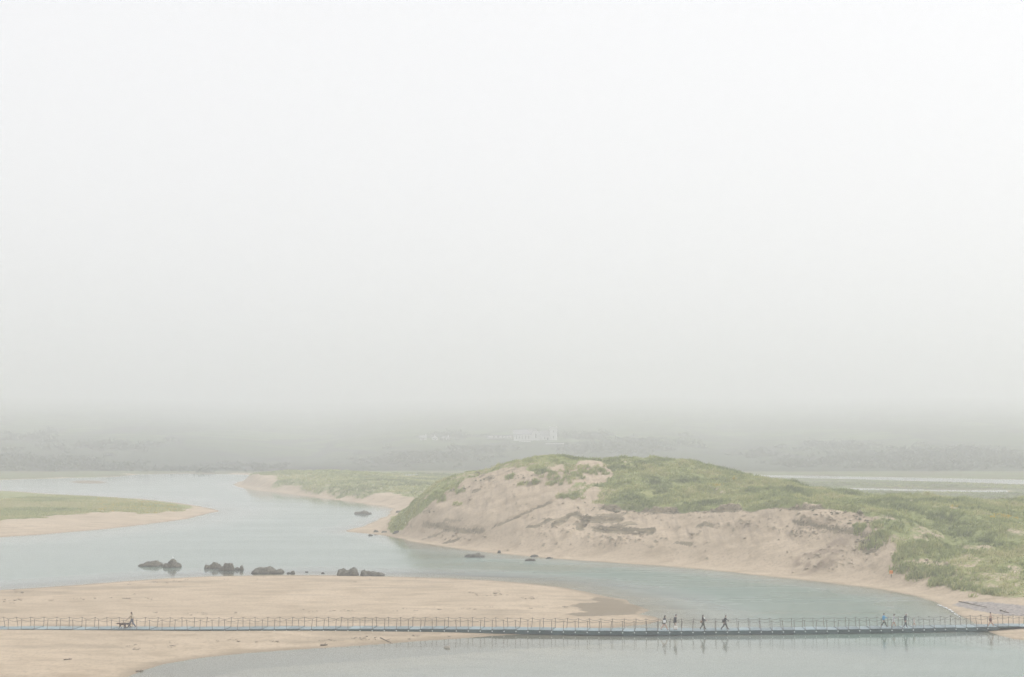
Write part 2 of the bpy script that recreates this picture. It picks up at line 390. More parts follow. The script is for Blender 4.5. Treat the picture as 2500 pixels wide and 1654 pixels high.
for (cu, cv, ru, rv, n) in ((1500, 1318, 70, 16, 34), (1800, 1280, 70, 12, 22), (1965, 1298, 55, 16, 26), (2050, 1268, 45, 14, 26), (1340, 1292, 70, 22, 26), (1100, 1312, 70, 14, 16), (2110, 1325, 40, 20, 22),
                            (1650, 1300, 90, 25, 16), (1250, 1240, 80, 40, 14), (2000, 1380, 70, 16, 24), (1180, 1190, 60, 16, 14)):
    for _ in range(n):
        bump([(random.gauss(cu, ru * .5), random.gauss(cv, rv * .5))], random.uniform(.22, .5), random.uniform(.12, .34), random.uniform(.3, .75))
# wet sand along the water and the damp flats at the tip of the sandbank
u_, v_ = project(P[:, 0], P[:, 1], Z)
wu2 = u_ + 55 * fbm(P[:, 0] / 9, P[:, 1] / 2.5, 151, 4); wv2 = v_ + 5 * fbm(P[:, 0] / 6, P[:, 1] / 2.5, 153, 3)
TIP = [(1392, 1494), (1410, 1480), (1440, 1462), (1462, 1456), (1500, 1462), (1530, 1468), (1560, 1482), (1580, 1490), (1550, 1500), (1480, 1506), (1420, 1505)]
wet = np.maximum(wet, in_poly(wu2, wv2, TIP) * .9)
wet = np.maximum(wet, (DS > -8) * (1 - sstep(.2, 2.2, DS + .8 * fbm(P[:, 0] / 5, P[:, 1] / 2, 157, 3))) * .55)
wet = np.maximum(wet, ((DM > -6) & (Yp < 720)) * (1 - sstep(.1, 1.2, DM)) * .35)
wet = np.maximum(wet, ((DI > -6) & (Yp < 720)) * (1 - sstep(.2, 2.0, DI)) * .4)
ww = fbm(P[:, 0] / 16, P[:, 1] / 4.0, 159, 3)
wet = np.maximum(wet, (DS > 3) * sstep(.22, .5, ww) * .35)
SHINGLE = [(2325, 1478), (2350, 1468), (2420, 1470), (2520, 1480), (2800, 1500), (2800, 1540), (2520, 1506), (2440, 1500), (2380, 1490)]
q_ = 1 - ((u_ - 205) / 75) ** 2 - ((v_ - 1187) / 5.5) ** 2 + .9 * fbm(P[:, 0] / 14, P[:, 1] / 10, 171, 3)
flat_ = (q_ > .45) & (Yp < 720) & (Yp > 400) & (Z < 0)
Z[flat_] = .04; wet[flat_] = 1; dark[flat_] = 1
shingle = in_poly(u_ + 25 * n2.repeat(1), v_ + 6 * n2, SHINGLE) * 1.0 * is_main
Zg = Z.reshape(NY, NX)

# ------------------------------------------------------------------ material helpers
def newmat(name):
    m = bpy.data.materials.new(name); m.use_nodes = True
    nt = m.node_tree; nt.nodes.clear()
    out = nt.nodes.new('ShaderNodeOutputMaterial'); b = nt.nodes.new('ShaderNodeBsdfPrincipled')
    nt.links.new(b.outputs[0], out.inputs['Surface'])
    return m, nt, b, out
def N(nt, t, **kw):
    n = nt.nodes.new(t)
    for k, v in kw.items():
        if k in n.inputs: n.inputs[k].default_value = v
        else: setattr(n, k, v)
    return n
def mixc(nt, fac, a, b):
    n = nt.nodes.new('ShaderNodeMix'); n.data_type = 'RGBA'
    for sock, val in (('Factor', fac), ('A', a), ('B', b)):
        if hasattr(val, 'links') or isinstance(val, bpy.types.NodeSocket): nt.links.new(val, n.inputs[sock])
        elif sock == 'Factor': n.inputs[sock].default_value = val
        else: n.inputs[sock].default_value = (*val, 1)
    return n.outputs['Result']
def noise(nt, co, scale, detail=4, rough=.55, stretch=None):
    if stretch:
        mp = N(nt, 'ShaderNodeMapping'); mp.inputs['Scale'].default_value = stretch
        nt.links.new(co, mp.inputs['Vector']); co = mp.outputs[0]
    n = N(nt, 'ShaderNodeTexNoise', Scale=scale, Detail=detail, Roughness=rough)
    nt.links.new(co, n.inputs['Vector'])
    return n.outputs['Fac']
def ramp(nt, fac, a, b):
    n = N(nt, 'ShaderNodeMapRange'); n.inputs['From Min'].default_value = a; n.inputs['From Max'].default_value = b
    nt.links.new(fac, n.inputs['Value']); return n.outputs[0]
def math_(nt, op, a, b=None):
    n = N(nt, 'ShaderNodeMath', operation=op)
    for i, q in enumerate((a, b)):
        if q is None: continue
        if isinstance(q, bpy.types.NodeSocket): nt.links.new(q, n.inputs[i])
        else: n.inputs[i].default_value = q
    return n.outputs[0]
_mats = {}
def simple(name, col, rough=.7, var=.12, scale=8.0, metal=0.0):
    if name in _mats: return _mats[name]
    m, nt, b, o = newmat(name)
    tc = N(nt, 'ShaderNodeTexCoord')
    f = noise(nt, tc.outputs['Object'], scale, 3)
    c = mixc(nt, f, tuple(q * (1 - var) for q in col), tuple(min(1, q * (1 + var)) for q in col))
    nt.links.new(c, b.inputs['Base Color'])
    b.inputs['Roughness'].default_value = rough; b.inputs['Metallic'].default_value = metal
    _mats[name] = m
    return m

# ------------------------------------------------------------------ object helpers
def mesh_np(name, verts, faces, mat, parent=None, smooth=True, attrs=None):
    me = bpy.data.meshes.new(name)
    verts = np.asarray(verts, np.float32); faces = np.asarray(faces, np.int32)
    k = faces.shape[1]
    me.vertices.add(len(verts)); me.vertices.foreach_set('co', verts.ravel())
    me.loops.add(faces.size); me.loops.foreach_set('vertex_index', faces.ravel())
    me.polygons.add(len(faces)); me.polygons.foreach_set('loop_start', np.arange(0, faces.size, k, dtype=np.int32))
    me.update(calc_edges=True)
    if smooth: me.polygons.foreach_set('use_smooth', np.ones(len(faces), bool))
    for an, (typ, dat) in (attrs or {}).items():
        at = me.attributes.new(an, typ, 'POINT')
        at.data.foreach_set('color' if typ == 'FLOAT_COLOR' else 'value', np.asarray(dat, np.float32).ravel())
    me.materials.append(mat)
    o = bpy.data.objects.new(name, me); COL.objects.link(o)
    if parent: o.parent = parent
    return o
def obj(name, bm, mat, parent=None, smooth=False):
    me = bpy.data.meshes.new(name); bm.normal_update(); bm.to_mesh(me); bm.free()
    for m in (mat if isinstance(mat, list) else [mat]): me.materials.append(m)
    if smooth:
        for p in me.polygons: p.use_smooth = True
    o = bpy.data.objects.new(name, me); COL.objects.link(o)
    if parent: o.parent = parent
    return o
def tag(o, label=None, cat=None, group=None, kind=None):
    if label: o['label'] = label
    if cat: o['category'] = cat
    if group: o['group'] = group
    if kind: o['kind'] = kind
    return o
def thing(name, loc, rz=0.0, **kw):
    o = bpy.data.objects.new(name, None); COL.objects.link(o)
    o.location = [float(q) for q in loc]; o.rotation_euler = (0, 0, rz); o.empty_display_size = .3
    return tag(o, **kw)
def add_box(bm, c, s, rot=None, bevel=0.0):
    r_ = bmesh.ops.create_cube(bm, size=1.0)
    M = Matrix.Translation(c) @ (rot.to_4x4() if rot else Matrix.Identity(4)) @ Matrix.Diagonal((*s, 1))
    bmesh.ops.transform(bm, matrix=M, verts=r_['verts'])
    if bevel:
        es = {e for v in r_['verts'] for e in v.link_edges}
        bmesh.ops.bevel(bm, geom=list(es), offset=bevel, segments=1, affect='EDGES')
    return bm
def add_tube(bm, pts, rad, seg=6):
    pts = [Vector(p) for p in pts]; rings = []
    for i, p in enumerate(pts):
        d = (pts[min(i + 1, len(pts) - 1)] - pts[max(i - 1, 0)]).normalized()
        a = d.cross(Vector((0, 0, 1)))
        if a.length < 1e-3: a = Vector((1, 0, 0))
        a.normalize(); b = d.cross(a)
        rr = rad[i] if isinstance(rad, (list, tuple)) else rad
        rings.append([bm.verts.new(p + (a * math.cos(q) + b * math.sin(q)) * rr) for q in [2 * math.pi * k / seg for k in range(seg)]])
    for i in range(len(rings) - 1):
        for k in range(seg):
            bm.faces.new((rings[i][k], rings[i][(k + 1) % seg], rings[i + 1][(k + 1) % seg], rings[i + 1][k]))
    bm.faces.new(rings[0][::-1]); bm.faces.new(rings[-1])
    return bm
def add_lathe(bm, prof, seg=12, cap=True):
    """prof: rows of (z, rx, ry, cx, cy)"""
    rings = []
    for z_, rx, ry, cx_, cy_ in prof:
        rings.append([bm.verts.new((cx_ + rx * math.cos(q), cy_ + ry * math.sin(q), z_)) for q in [2 * math.pi * k / seg for k in range(seg)]])
    for i in range(len(rings) - 1):
        for k in range(seg):
            bm.faces.new((rings[i][k], rings[i][(k + 1) % seg], rings[i + 1][(k + 1) % seg], rings[i + 1][k]))
    if cap:
        bm.faces.new(rings[0][::-1]); bm.faces.new(rings[-1])
    return bm

# ------------------------------------------------------------------ ground materials
def terrain_material():
    m, nt, b, o = newmat('sand_and_turf')
    geo = N(nt, 'ShaderNodeNewGeometry'); pos = geo.outputs['Position']
    at = N(nt, 'ShaderNodeAttribute', attribute_name='masks'); sep = N(nt, 'ShaderNodeSeparateColor')
    nt.links.new(at.outputs['Color'], sep.inputs[0])
    at2 = N(nt, 'ShaderNodeAttribute', attribute_name='masks_b'); sep2 = N(nt, 'ShaderNodeSeparateColor')
    nt.links.new(at2.outputs['Color'], sep2.inputs[0])
    big = noise(nt, pos, .06, 4); mid = noise(nt, pos, .45, 5, .6); fine = noise(nt, pos, 2.2, 5, .65)
    streak = noise(nt, pos, .3, 6, .7, (.55, 1.3, 1))
    sand = mixc(nt, ramp(nt, big, .3, .7), (.44, .355, .255), (.55, .445, .325))
    sand = mixc(nt, ramp(nt, streak, .46, .70), sand, (.36, .285, .195))
    sand = mixc(nt, ramp(nt, fine, .50, .74), sand, (.345, .275, .19))
    slip = noise(nt, pos, 1.0, 5, .62, (1.1, .12, .30))
    sand = mixc(nt, math_(nt, 'MULTIPLY', ramp(nt, slip, .50, .72), math_(nt, 'MULTIPLY', sep2.outputs[3] if len(sep2.outputs) > 3 else at2.outputs['Alpha'], .75)), sand, (.30, .24, .175))
    speck = noise(nt, pos, 5.5, 3, .6)
    sand = mixc(nt, ramp(nt, speck, .66, .74), sand, (.22, .18, .13))
    wetc = mixc(nt, fine, (.18, .145, .095), (.25, .20, .135))
    sand = mixc(nt, sep.outputs[1], sand, wetc)
    shing = mixc(nt, ramp(nt, fine, .35, .65), (.20, .185, .175), (.42, .37, .33))
    sand = mixc(nt, sep2.outputs[0], sand, shing)
    soil_shade_c = mixc(nt, ramp(nt, fine, .3, .7), (.22, .165, .118), (.36, .28, .20))
    sand = mixc(nt, sep2.outputs[1], sand, soil_shade_c)
    lay = noise(nt, pos, 1.0, 5, .65, (.35, .35, 2.6))
    dk = math_(nt, 'ADD', sep.outputs[2], math_(nt, 'MULTIPLY', math_(nt, 'SUBTRACT', fine, .5), 1.0))
    dk = math_(nt, 'ADD', dk, math_(nt, 'MULTIPLY', math_(nt, 'SUBTRACT', lay, .5), 1.1))
    dk = math_(nt, 'MULTIPLY', ramp(nt, dk, .34, .56), math_(nt, 'MINIMUM', math_(nt, 'MULTIPLY', sep.outputs[2], 6.0), 1.0))
    sand = mixc(nt, dk, sand, mixc(nt, ramp(nt, lay, .35, .65), (.16, .132, .085), (.33, .27, .18)))
    g1 = mixc(nt, ramp(nt, mid, .3, .7), (.19, .22, .085), (.28, .295, .12))
    g1 = mixc(nt, ramp(nt, big, .42, .7), g1, (.27, .28, .10))
    g1 = mixc(nt, ramp(nt, fine, .55, .8), g1, (.12, .145, .06))
    brown = noise(nt, pos, .16, 4)
    g1 = mixc(nt, math_(nt, 'MULTIPLY', ramp(nt, brown, .55, .8), .5), g1, (.30, .245, .14))
    marsh = mixc(nt, ramp(nt, noise(nt, pos, .05, 5, .65, (.4, 1.0, 1)), .42, .62), (.15, .18, .07), (.13, .115, .065))
    g1 = mixc(nt, sep2.outputs[2], g1, marsh)
    gf = math_(nt, 'ADD', sep.outputs[0], math_(nt, 'MULTIPLY', math_(nt, 'SUBTRACT', mid, .5), .9))
    gf = math_(nt, 'ADD', gf, math_(nt, 'MULTIPLY', math_(nt, 'SUBTRACT', fine, .5), .7))
    c = mixc(nt, ramp(nt, gf, .40, .62), sand, g1)
    nt.links.new(c, b.inputs['Base Color'])
    rr = N(nt, 'ShaderNodeMapRange'); rr.inputs['To Min'].default_value = .95; rr.inputs['To Max'].default_value = .75
    nt.links.new(sep.outputs[1], rr.inputs['Value']); nt.links.new(rr.outputs[0], b.inputs['Roughness'])
    b.inputs['Specular IOR Level'].default_value = .25
    bp = N(nt, 'ShaderNodeBump', Strength=.5, Distance=.10)
    hsum = math_(nt, 'ADD', fine, math_(nt, 'MULTIPLY', streak, 1.2))
    nt.links.new(hsum, bp.inputs['Height']); nt.links.new(bp.outputs[0], b.inputs['Normal'])
    return m
def hill_material():
    m, nt, b, o = newmat('hill_pasture')
    geo = N(nt, 'ShaderNodeNewGeometry'); pos = geo.outputs['Position']
    mp = N(nt, 'ShaderNodeMapping'); mp.inputs['Scale'].default_value = (.008, .0045, 0)
    nt.links.new(pos, mp.inputs['Vector'])
    wob_ = N(nt, 'ShaderNodeTexNoise', Scale=.01, Detail=3); nt.links.new(pos, wob_.inputs['Vector'])
    addv = N(nt, 'ShaderNodeVectorMath', operation='MULTIPLY_ADD'); addv.inputs[1].default_value = (.7, .7, 0)
    nt.links.new(wob_.outputs['Color'], addv.inputs[0]); nt.links.new(mp.outputs[0], addv.inputs[2])
    vo = N(nt, 'ShaderNodeTexVoronoi', Scale=1.0); nt.links.new(addv.outputs[0], vo.inputs['Vector'])
    sepv = N(nt, 'ShaderNodeSeparateColor'); nt.links.new(vo.outputs['Color'], sepv.inputs[0])
    field = mixc(nt, sepv.outputs[0], (.050, .085, .018), (.12, .18, .045))
    rough_ = noise(nt, pos, .02, 5, .6)
    c = mixc(nt, ramp(nt, rough_, .40, .60), field, (.036, .052, .018))
    sy = N(nt, 'ShaderNodeSeparateXYZ'); nt.links.new(pos, sy.inputs[0])
    foot_dark = math_(nt, 'ADD', sy.outputs[1], math_(nt, 'MULTIPLY', rough_, 700.0))        # lower slopes painted darker, imitating thinner fog at the hill foot
    c = mixc(nt, ramp(nt, foot_dark, 1500, 1180), c, mixc(nt, noise(nt, pos, .06, 4), (.020, .030, .012), (.046, .062, .022)))
    ve = N(nt, 'ShaderNodeTexVoronoi', Scale=1.0, feature='DISTANCE_TO_EDGE'); nt.links.new(addv.outputs[0], ve.inputs['Vector'])
    c = mixc(nt, ramp(nt, ve.outputs['Distance'], .05, .02), c, (.03, .036, .022))
    nt.links.new(c, b.inputs['Base Color']); b.inputs['Roughness'].default_value = .95; b.inputs['Specular IOR Level'].default_value = .1
    return m
MAT_G, MAT_H = terrain_material(), hill_material()

# ------------------------------------------------------------------ the ground, split into the pieces of land one sees
idx = np.arange(NX * NY).reshape(NY, NX)
Q = np.stack([idx[:-1, :-1], idx[:-1, 1:], idx[1:, 1:], idx[1:, :-1]], -1).reshape(-1, 4)
fc = Q[:, 0]
reg = np.zeros(len(Q), int)
fy = P[fc, 1]; fu = u_[fc]
m_near = fy < 720
a_ = np.stack([DS[fc], DI[fc], DM[fc]], 1)
reg = np.argmax(a_, 1)                                   # nearest land owns its part of the river bed
reg = np.where(~m_near | (fy > 712), 5, reg)
mm = (reg == 2)
reg = np.where(mm & (fy >= 325) & (fu < 1150), 3, reg)
reg = np.where(mm & (fy >= 325) & (fu >= 1150), 4, reg)
reg = np.where(mm & (fu < 935) & (fy > 300), 3, reg)
V3 = np.stack([P[:, 0], P[:, 1], Z], 1)
MK = np.stack([grass, wet, dark, np.ones(len(P))], 1)
marshm = np.clip(lowmarsh * 1.0 + (is_main & (Yp > 600)) * 1.0, 0, 1)
MK2 = np.stack([shingle, soil_shade, marshm, np.clip(facem, 0, 1)], 1)
for rid, nm, lab in ((0, 'sandbank', 'pale low sandbank under the left half of the footbridge'), (1, 'grass_spit', 'flat green spit with a sandy shore at the left edge'),
                     (2, 'dune', 'tall sand dune with bare eroded face and grassy top'), (3, 'headland', 'low grassy headland with a narrow beach behind the river bend'),
                     (4, 'marsh', 'flat green-brown marsh with lagoons behind the dune'), (5, 'hillside', 'dim green hillside fading into the fog')):
    f = Q[reg == rid]
    used, inv = np.unique(f, return_inverse=True)
    o = mesh_np(nm, V3[used], inv.reshape(-1, 4), MAT_H if rid == 5 else MAT_G,
                attrs={'masks': ('FLOAT_COLOR', MK[used]), 'masks_b': ('FLOAT_COLOR', MK2[used])})
    tag(o, lab, kind='structure')

# ------------------------------------------------------------------ water
def water_material():
    m = bpy.data.materials.new('river_water'); m.use_nodes = True
    nt = m.node_tree; nt.nodes.clear()
    out = nt.nodes.new('ShaderNodeOutputMaterial')
    geo = N(nt, 'ShaderNodeNewGeometry'); pos = geo.outputs['Position']
    dep = N(nt, 'ShaderNodeAttribute', attribute_name='depth').outputs['Fac']
    murk = N(nt, 'ShaderNodeValToRGB'); e = murk.color_ramp.elements
    e[0].position = 0; e[0].color = (.02, .02, .02, 1); e[1].position = 1; e[1].color = (.88, .88, .88, 1)
    q = e.new(.25); q.color = (.42, .42, .42, 1)
    nt.links.new(math_(nt, 'DIVIDE', dep, 1.4), murk.inputs[0])
    tr = N(nt, 'ShaderNodeBsdfTransparent'); tr.inputs[0].default_value = (.82, .88, .87, 1)
    df = N(nt, 'ShaderNodeBsdfDiffuse')
    bigw = noise(nt, pos, .035, 3)
    nt.links.new(mixc(nt, ramp(nt, dep, .25, 1.5), mixc(nt, bigw, (.34, .39, .35), (.38, .43, .39)), mixc(nt, bigw, (.155, .215, .175), (.19, .25, .21))), df.inputs[0])
    body = N(nt, 'ShaderNodeMixShader'); nt.links.new(murk.outputs[0], body.inputs[0])
    nt.links.new(tr.outputs[0], body.inputs[1]); nt.links.new(df.outputs[0], body.inputs[2])
    r1 = noise(nt, pos, 1.1, 3, .5, (1.0, .55, 1)); r2 = noise(nt, pos, 4.5, 2, .5, (1.0, .6, 1))
    rip = N(nt, 'ShaderNodeAttribute', attribute_name='ripple').outputs['Fac']
    patch = ramp(nt, noise(nt, pos, .05, 4, .6, (.45, 1.6, 1)), .30, .70)
    patch = math_(nt, 'MULTIPLY', math_(nt, 'ADD', math_(nt, 'MULTIPLY', patch, .75), .25), rip)
    bp = N(nt, 'ShaderNodeBump', Distance=.085)
    nt.links.new(math_(nt, 'ADD', r1, math_(nt, 'MULTIPLY', r2, .3)), bp.inputs['Height']); nt.links.new(patch, bp.inputs['Strength'])
    gl = N(nt, 'ShaderNodeBsdfGlossy', Roughness=.09)
    nt.links.new(math_(nt, 'ADD', math_(nt, 'MULTIPLY', patch, .25), .07), gl.inputs['Roughness']); gl.inputs[0].default_value = (.97, .98, .98, 1)
    nt.links.new(bp.outputs[0], gl.inputs['Normal'])
    fr = N(nt, 'ShaderNodeFresnel', IOR=1.33)
    facw = math_(nt, 'MULTIPLY', fr.outputs[0], math_(nt, 'SUBTRACT', 1.0, math_(nt, 'MULTIPLY', patch, .62)))
    mx = N(nt, 'ShaderNodeMixShader')
    nt.links.new(facw, mx.inputs[0]); nt.links.new(body.outputs[0], mx.inputs[1]); nt.links.new(gl.outputs[0], mx.inputs[2])
    nt.links.new(mx.outputs[0], out.inputs['Surface'])
    return m
MAT_W = water_material()
zq = Z[Q]
wf = Q[(zq.min(1) < .02) & (fy < 715) & (np.abs(P[fc, 0]) < 900)]
used, inv = np.unique(wf, return_inverse=True)
wv3 = V3[used].copy(); wv3[:, 2] = 0.0
uw, vw = project(wv3[:, 0], wv3[:, 1], wv3[:, 2])
ripple = .10 + .15 * sstep(200, 700, uw) * sstep(1200, 1280, vw) + .9 * sstep(850, 1250, uw) * sstep(1318, 1345, vw) * (1 - sstep(1510, 1545, vw))
ripple = np.where(vw > 1540, .07 + .22 * sstep(1300, 2300, uw), ripple)
o = mesh_np('river_water', wv3, inv.reshape(-1, 4), MAT_W, attrs={'depth': ('FLOAT', np.maximum(0, -Z[used])), 'ripple': ('FLOAT', ripple)})
tag(o, 'calm pale green river water winding between the sandbanks', kind='structure')

# ------------------------------------------------------------------ marram grass
def leaf_material(name, cols):
    m, nt, b, o = newmat(name)
    a = N(nt, 'ShaderNodeAttribute', attribute_name='tint')
    cr = N(nt, 'ShaderNodeValToRGB'); e = cr.color_ramp.elements
    e[0].position = 0; e[0].color = (*cols[0], 1); e[1].position = 1; e[1].color = (*cols[-1], 1)
    for k, c in enumerate(cols[1:-1]):
        q = e.new((k + 1) / (len(cols) - 1)); q.color = (*c, 1)
    nt.links.new(a.outputs['Fac'], cr.inputs[0]); nt.links.new(cr.outputs[0], b.inputs['Base Color'])
    b.inputs['Roughness'].default_value = .8; b.inputs['Specular IOR Level'].default_value = .15
    tl = N(nt, 'ShaderNodeBsdfTranslucent'); nt.links.new(cr.outputs[0], tl.inputs['Color'])
    mx = N(nt, 'ShaderNodeMixShader'); mx.inputs[0].default_value = .38
    nt.links.new(b.outputs[0], mx.inputs[1]); nt.links.new(tl.outputs[0], mx.inputs[2]); nt.links.new(mx.outputs[0], o.inputs['Surface'])
    return m
MAT_MARRAM = leaf_material('marram_blades', [(.20, .23, .10), (.28, .315, .14), (.365, .40, .18), (.47, .48, .21), (.57, .53, .31), (.68, .48, .05)])
MAT_SCRUB = leaf_material('scrub_leaves', [(.034, .050, .018), (.045, .066, .022), (.060, .085, .028)])
def tufts(name, C, H, Rr, nb, width, tint, mat, label):
    """many small clumps of tapering, leaning blades; C (n,3) clump feet"""
    n = len(C)
    ang = rng.uniform(0, 2 * np.pi, (n, nb)); lean = rng.uniform(.12, .75, (n, nb)) * H[:, None]
    wind = .22 * H[:, None]
    off = rng.uniform(0, 1, (n, nb)) ** .6 * Rr[:, None]; oa = rng.uniform(0, 2 * np.pi, (n, nb))
    bx = C[:, 0:1] + off * np.cos(oa); by = C[:, 1:2] + off * np.sin(oa)
    bz = ground_z(bx, by) - .04
    hh_ = H[:, None] * rng.uniform(.55, 1.1, (n, nb))
    tx = bx + lean * np.cos(ang) + wind; ty = by + lean * np.sin(ang); tz = bz + hh_
    wa = rng.uniform(0, 2 * np.pi, (n, nb)); w = width * rng.uniform(.6, 1.3, (n, nb))
    mx, my, mz = bx * .62 + tx * .38, by * .62 + ty * .38, bz + hh_ * .62
    v = np.stack([np.stack([bx - w * np.cos(wa), by - w * np.sin(wa), bz], -1), np.stack([bx + w * np.cos(wa), by + w * np.sin(wa), bz], -1),
                  np.stack([mx + w * .8 * np.cos(wa), my + w * .8 * np.sin(wa), mz], -1), np.stack([tx, ty, tz], -1),
                  np.stack([mx - w * .8 * np.cos(wa), my - w * .8 * np.sin(wa), mz], -1)], 2).reshape(-1, 3)
    m = n * nb; base = np.arange(m) * 5
    f = np.concatenate([np.stack([base, base + 1, base + 2], 1), np.stack([base, base + 2, base + 4], 1), np.stack([base + 4, base + 2, base + 3], 1)])
    tn = np.clip(tint[:, None] + rng.normal(0, .09, (n, nb)), 0, .8)
    tn = np.where(tint[:, None] > .95, 1.0, tn)
    o = mesh_np(name, v, f, mat, smooth=False, attrs={'tint': ('FLOAT', np.repeat(tn.ravel(), 5))})
    return tag(o, label, kind='stuff')
GG = grass.reshape(NY, NX)
def scatter(n, x0, x1, y0, y1, thr=.5):
    X = rng.uniform(x0, x1, n); Y = rng.uniform(y0, y1, n)
    U = CX + F * X / Y
    k = (U > -60) & (U < 2600) & (ground_z(X, Y, GG) > thr) & (ground_z(X, Y) > .3)
    X, Y = X[k], Y[k]
    return np.stack([X, Y, ground_z(X, Y)], 1)
def tints(C, sc=7.0, base=.38, amp=.5):
    t = base + amp * fbm(C[:, 0] / sc, C[:, 1] / sc, 201, 3) + rng.normal(0, .06, len(C))
    return np.clip(t, 0, .8)
C = scatter(150000, -42, 125, 140, 310, .45)
dn = .5 + fbm(C[:, 0] / 3.2, C[:, 1] / 3.2, 211, 3)
C = C[rng.uniform(0, 1, len(C)) < np.clip(.15 + 1.2 * dn, .06, 1) * np.clip(ground_z(C[:, 0], C[:, 1], GG) * 2 - .85, .32, 1)][:46000]
ti = tints(C, 6.0, .42, .65)
uu, vv = project(C[:, 0], C[:, 1], C[:, 2])
for (a, b_, ru, rv) in ((1793, 1170, 9, 4), (1752, 1187, 16, 3), (2025, 1187, 12, 4), (2330, 1243, 14, 4), (2440, 1262, 26, 5), (1990, 1184, 6, 3), (2470, 1268, 30, 4)):
    k = ((uu - a) / ru) ** 2 + ((vv - b_) / rv) ** 2 < 1
    ti[k & (rng.uniform(0, 1, len(C)) < .45)] = 1.0
tufts('dune_grass', C, rng.uniform(.30, .75, len(C)) * np.where(uu < 1420, .75, 1.0) * np.clip(1 + 1.3 * fbm(C[:, 0] / 2.5, C[:, 1] / 2.5, 231, 2), .5, 1.7), rng.uniform(.25, .55, len(C)), 8, .055, ti, MAT_MARRAM, 'windblown green marram grass covering the tall dune')
# scattered tussocks on the bare sand around the blowout, the flank and the dune foot
pts = []
def tuss(u0, v0, ru, rv, n, big=1.0):
    for _ in range(n):
        g = at_ground(u0 + random.gauss(0, .45) * ru, v0 + random.gauss(0, .45) * rv)
        pts.append((*g, big))
for a in ((1395, 1162, 45, 18, 40), (1432, 1150, 50, 14, 30), (1348, 1164, 22, 12, 16), (1392, 1212, 34, 7, 26), (1350, 1182, 26, 8, 12), (1470, 1150, 26, 12, 20), (1275, 1184, 10, 4, 6), (1308, 1178, 10, 4, 7),
          (1248, 1166, 16, 6, 8), (1120, 1200, 16, 10, 10), (1115, 1236, 12, 6, 5), (1075, 1222, 18, 10, 16), (2205, 1348, 14, 14, 16, 1.3), (2190, 1360, 10, 10, 9), (2215, 1392, 24, 12, 20), (2250, 1400, 24, 14, 24, 1.3),
          (2180, 1393, 4, 4, 3), (2300, 1425, 24, 10, 22), (2345, 1434, 40, 8, 30), (2420, 1450, 50, 8, 30), (2230, 1410, 20, 8, 16), (2280, 1428, 12, 6, 10, 1.2), (2130, 1330, 26, 14, 18, 1.2), (2150, 1310, 22, 14, 22, 1.2),
          (2100, 1290, 22, 10, 14), (2140, 1286, 14, 10, 14), (2260, 1340, 40, 30, 40, 1.2), (2310, 1400, 40, 18, 40, 1.2)):
    tuss(*a)
Ct = np.array(pts)
tufts('tussock_grass', Ct[:, :3], rng.uniform(.5, .9, len(Ct)) * Ct[:, 3], rng.uniform(.35, .7, len(Ct)) * Ct[:, 3], 22, .06, np.clip(rng.normal(.46, .12, len(Ct)), 0, .8), MAT_MARRAM,
      'separate tussocks of marram grass growing on the bare sand of the dune')
C = scatter(60000, -160, -45, 255, 480)
C = C[(ground_z(C[:, 0], C[:, 1], DI.reshape(NY, NX)) > 2)][:14000]
uu, vv = project(C[:, 0], C[:, 1], C[:, 2])
ti = tints(C, 16, .58, .5); ti[(rng.uniform(0, 1, len(C)) < .10 * (uu > 240) * (uu < 430)) ] = 1.0
tufts('spit_grass', C, rng.uniform(.15, .5, len(C)), rng.uniform(.4, .9, len(C)), 6, .10, ti, MAT_MARRAM, 'short yellow-green grass covering the flat spit')
C = scatter(90000, -170, 30, 330, 640)
C = C[(ground_z(C[:, 0], C[:, 1], DI.reshape(NY, NX)) < -5)][:15000]
tufts('headland_grass', C, rng.uniform(.35, .9, len(C)), rng.uniform(.5, 1.1, len(C)), 7, .13, tints(C, 18, .36, .6), MAT_MARRAM, 'dull green dune grass on the headland behind the river bend')
C = scatter(50000, 40, 330, 320, 560)[:9000]
tufts('marsh_grass', C, rng.uniform(.2, .5, len(C)), rng.uniform(.5, 1.2, len(C)), 6, .13, tints(C, 20, .30, .5), MAT_MARRAM, 'brown-green rushes on the flat marsh around the lagoons')
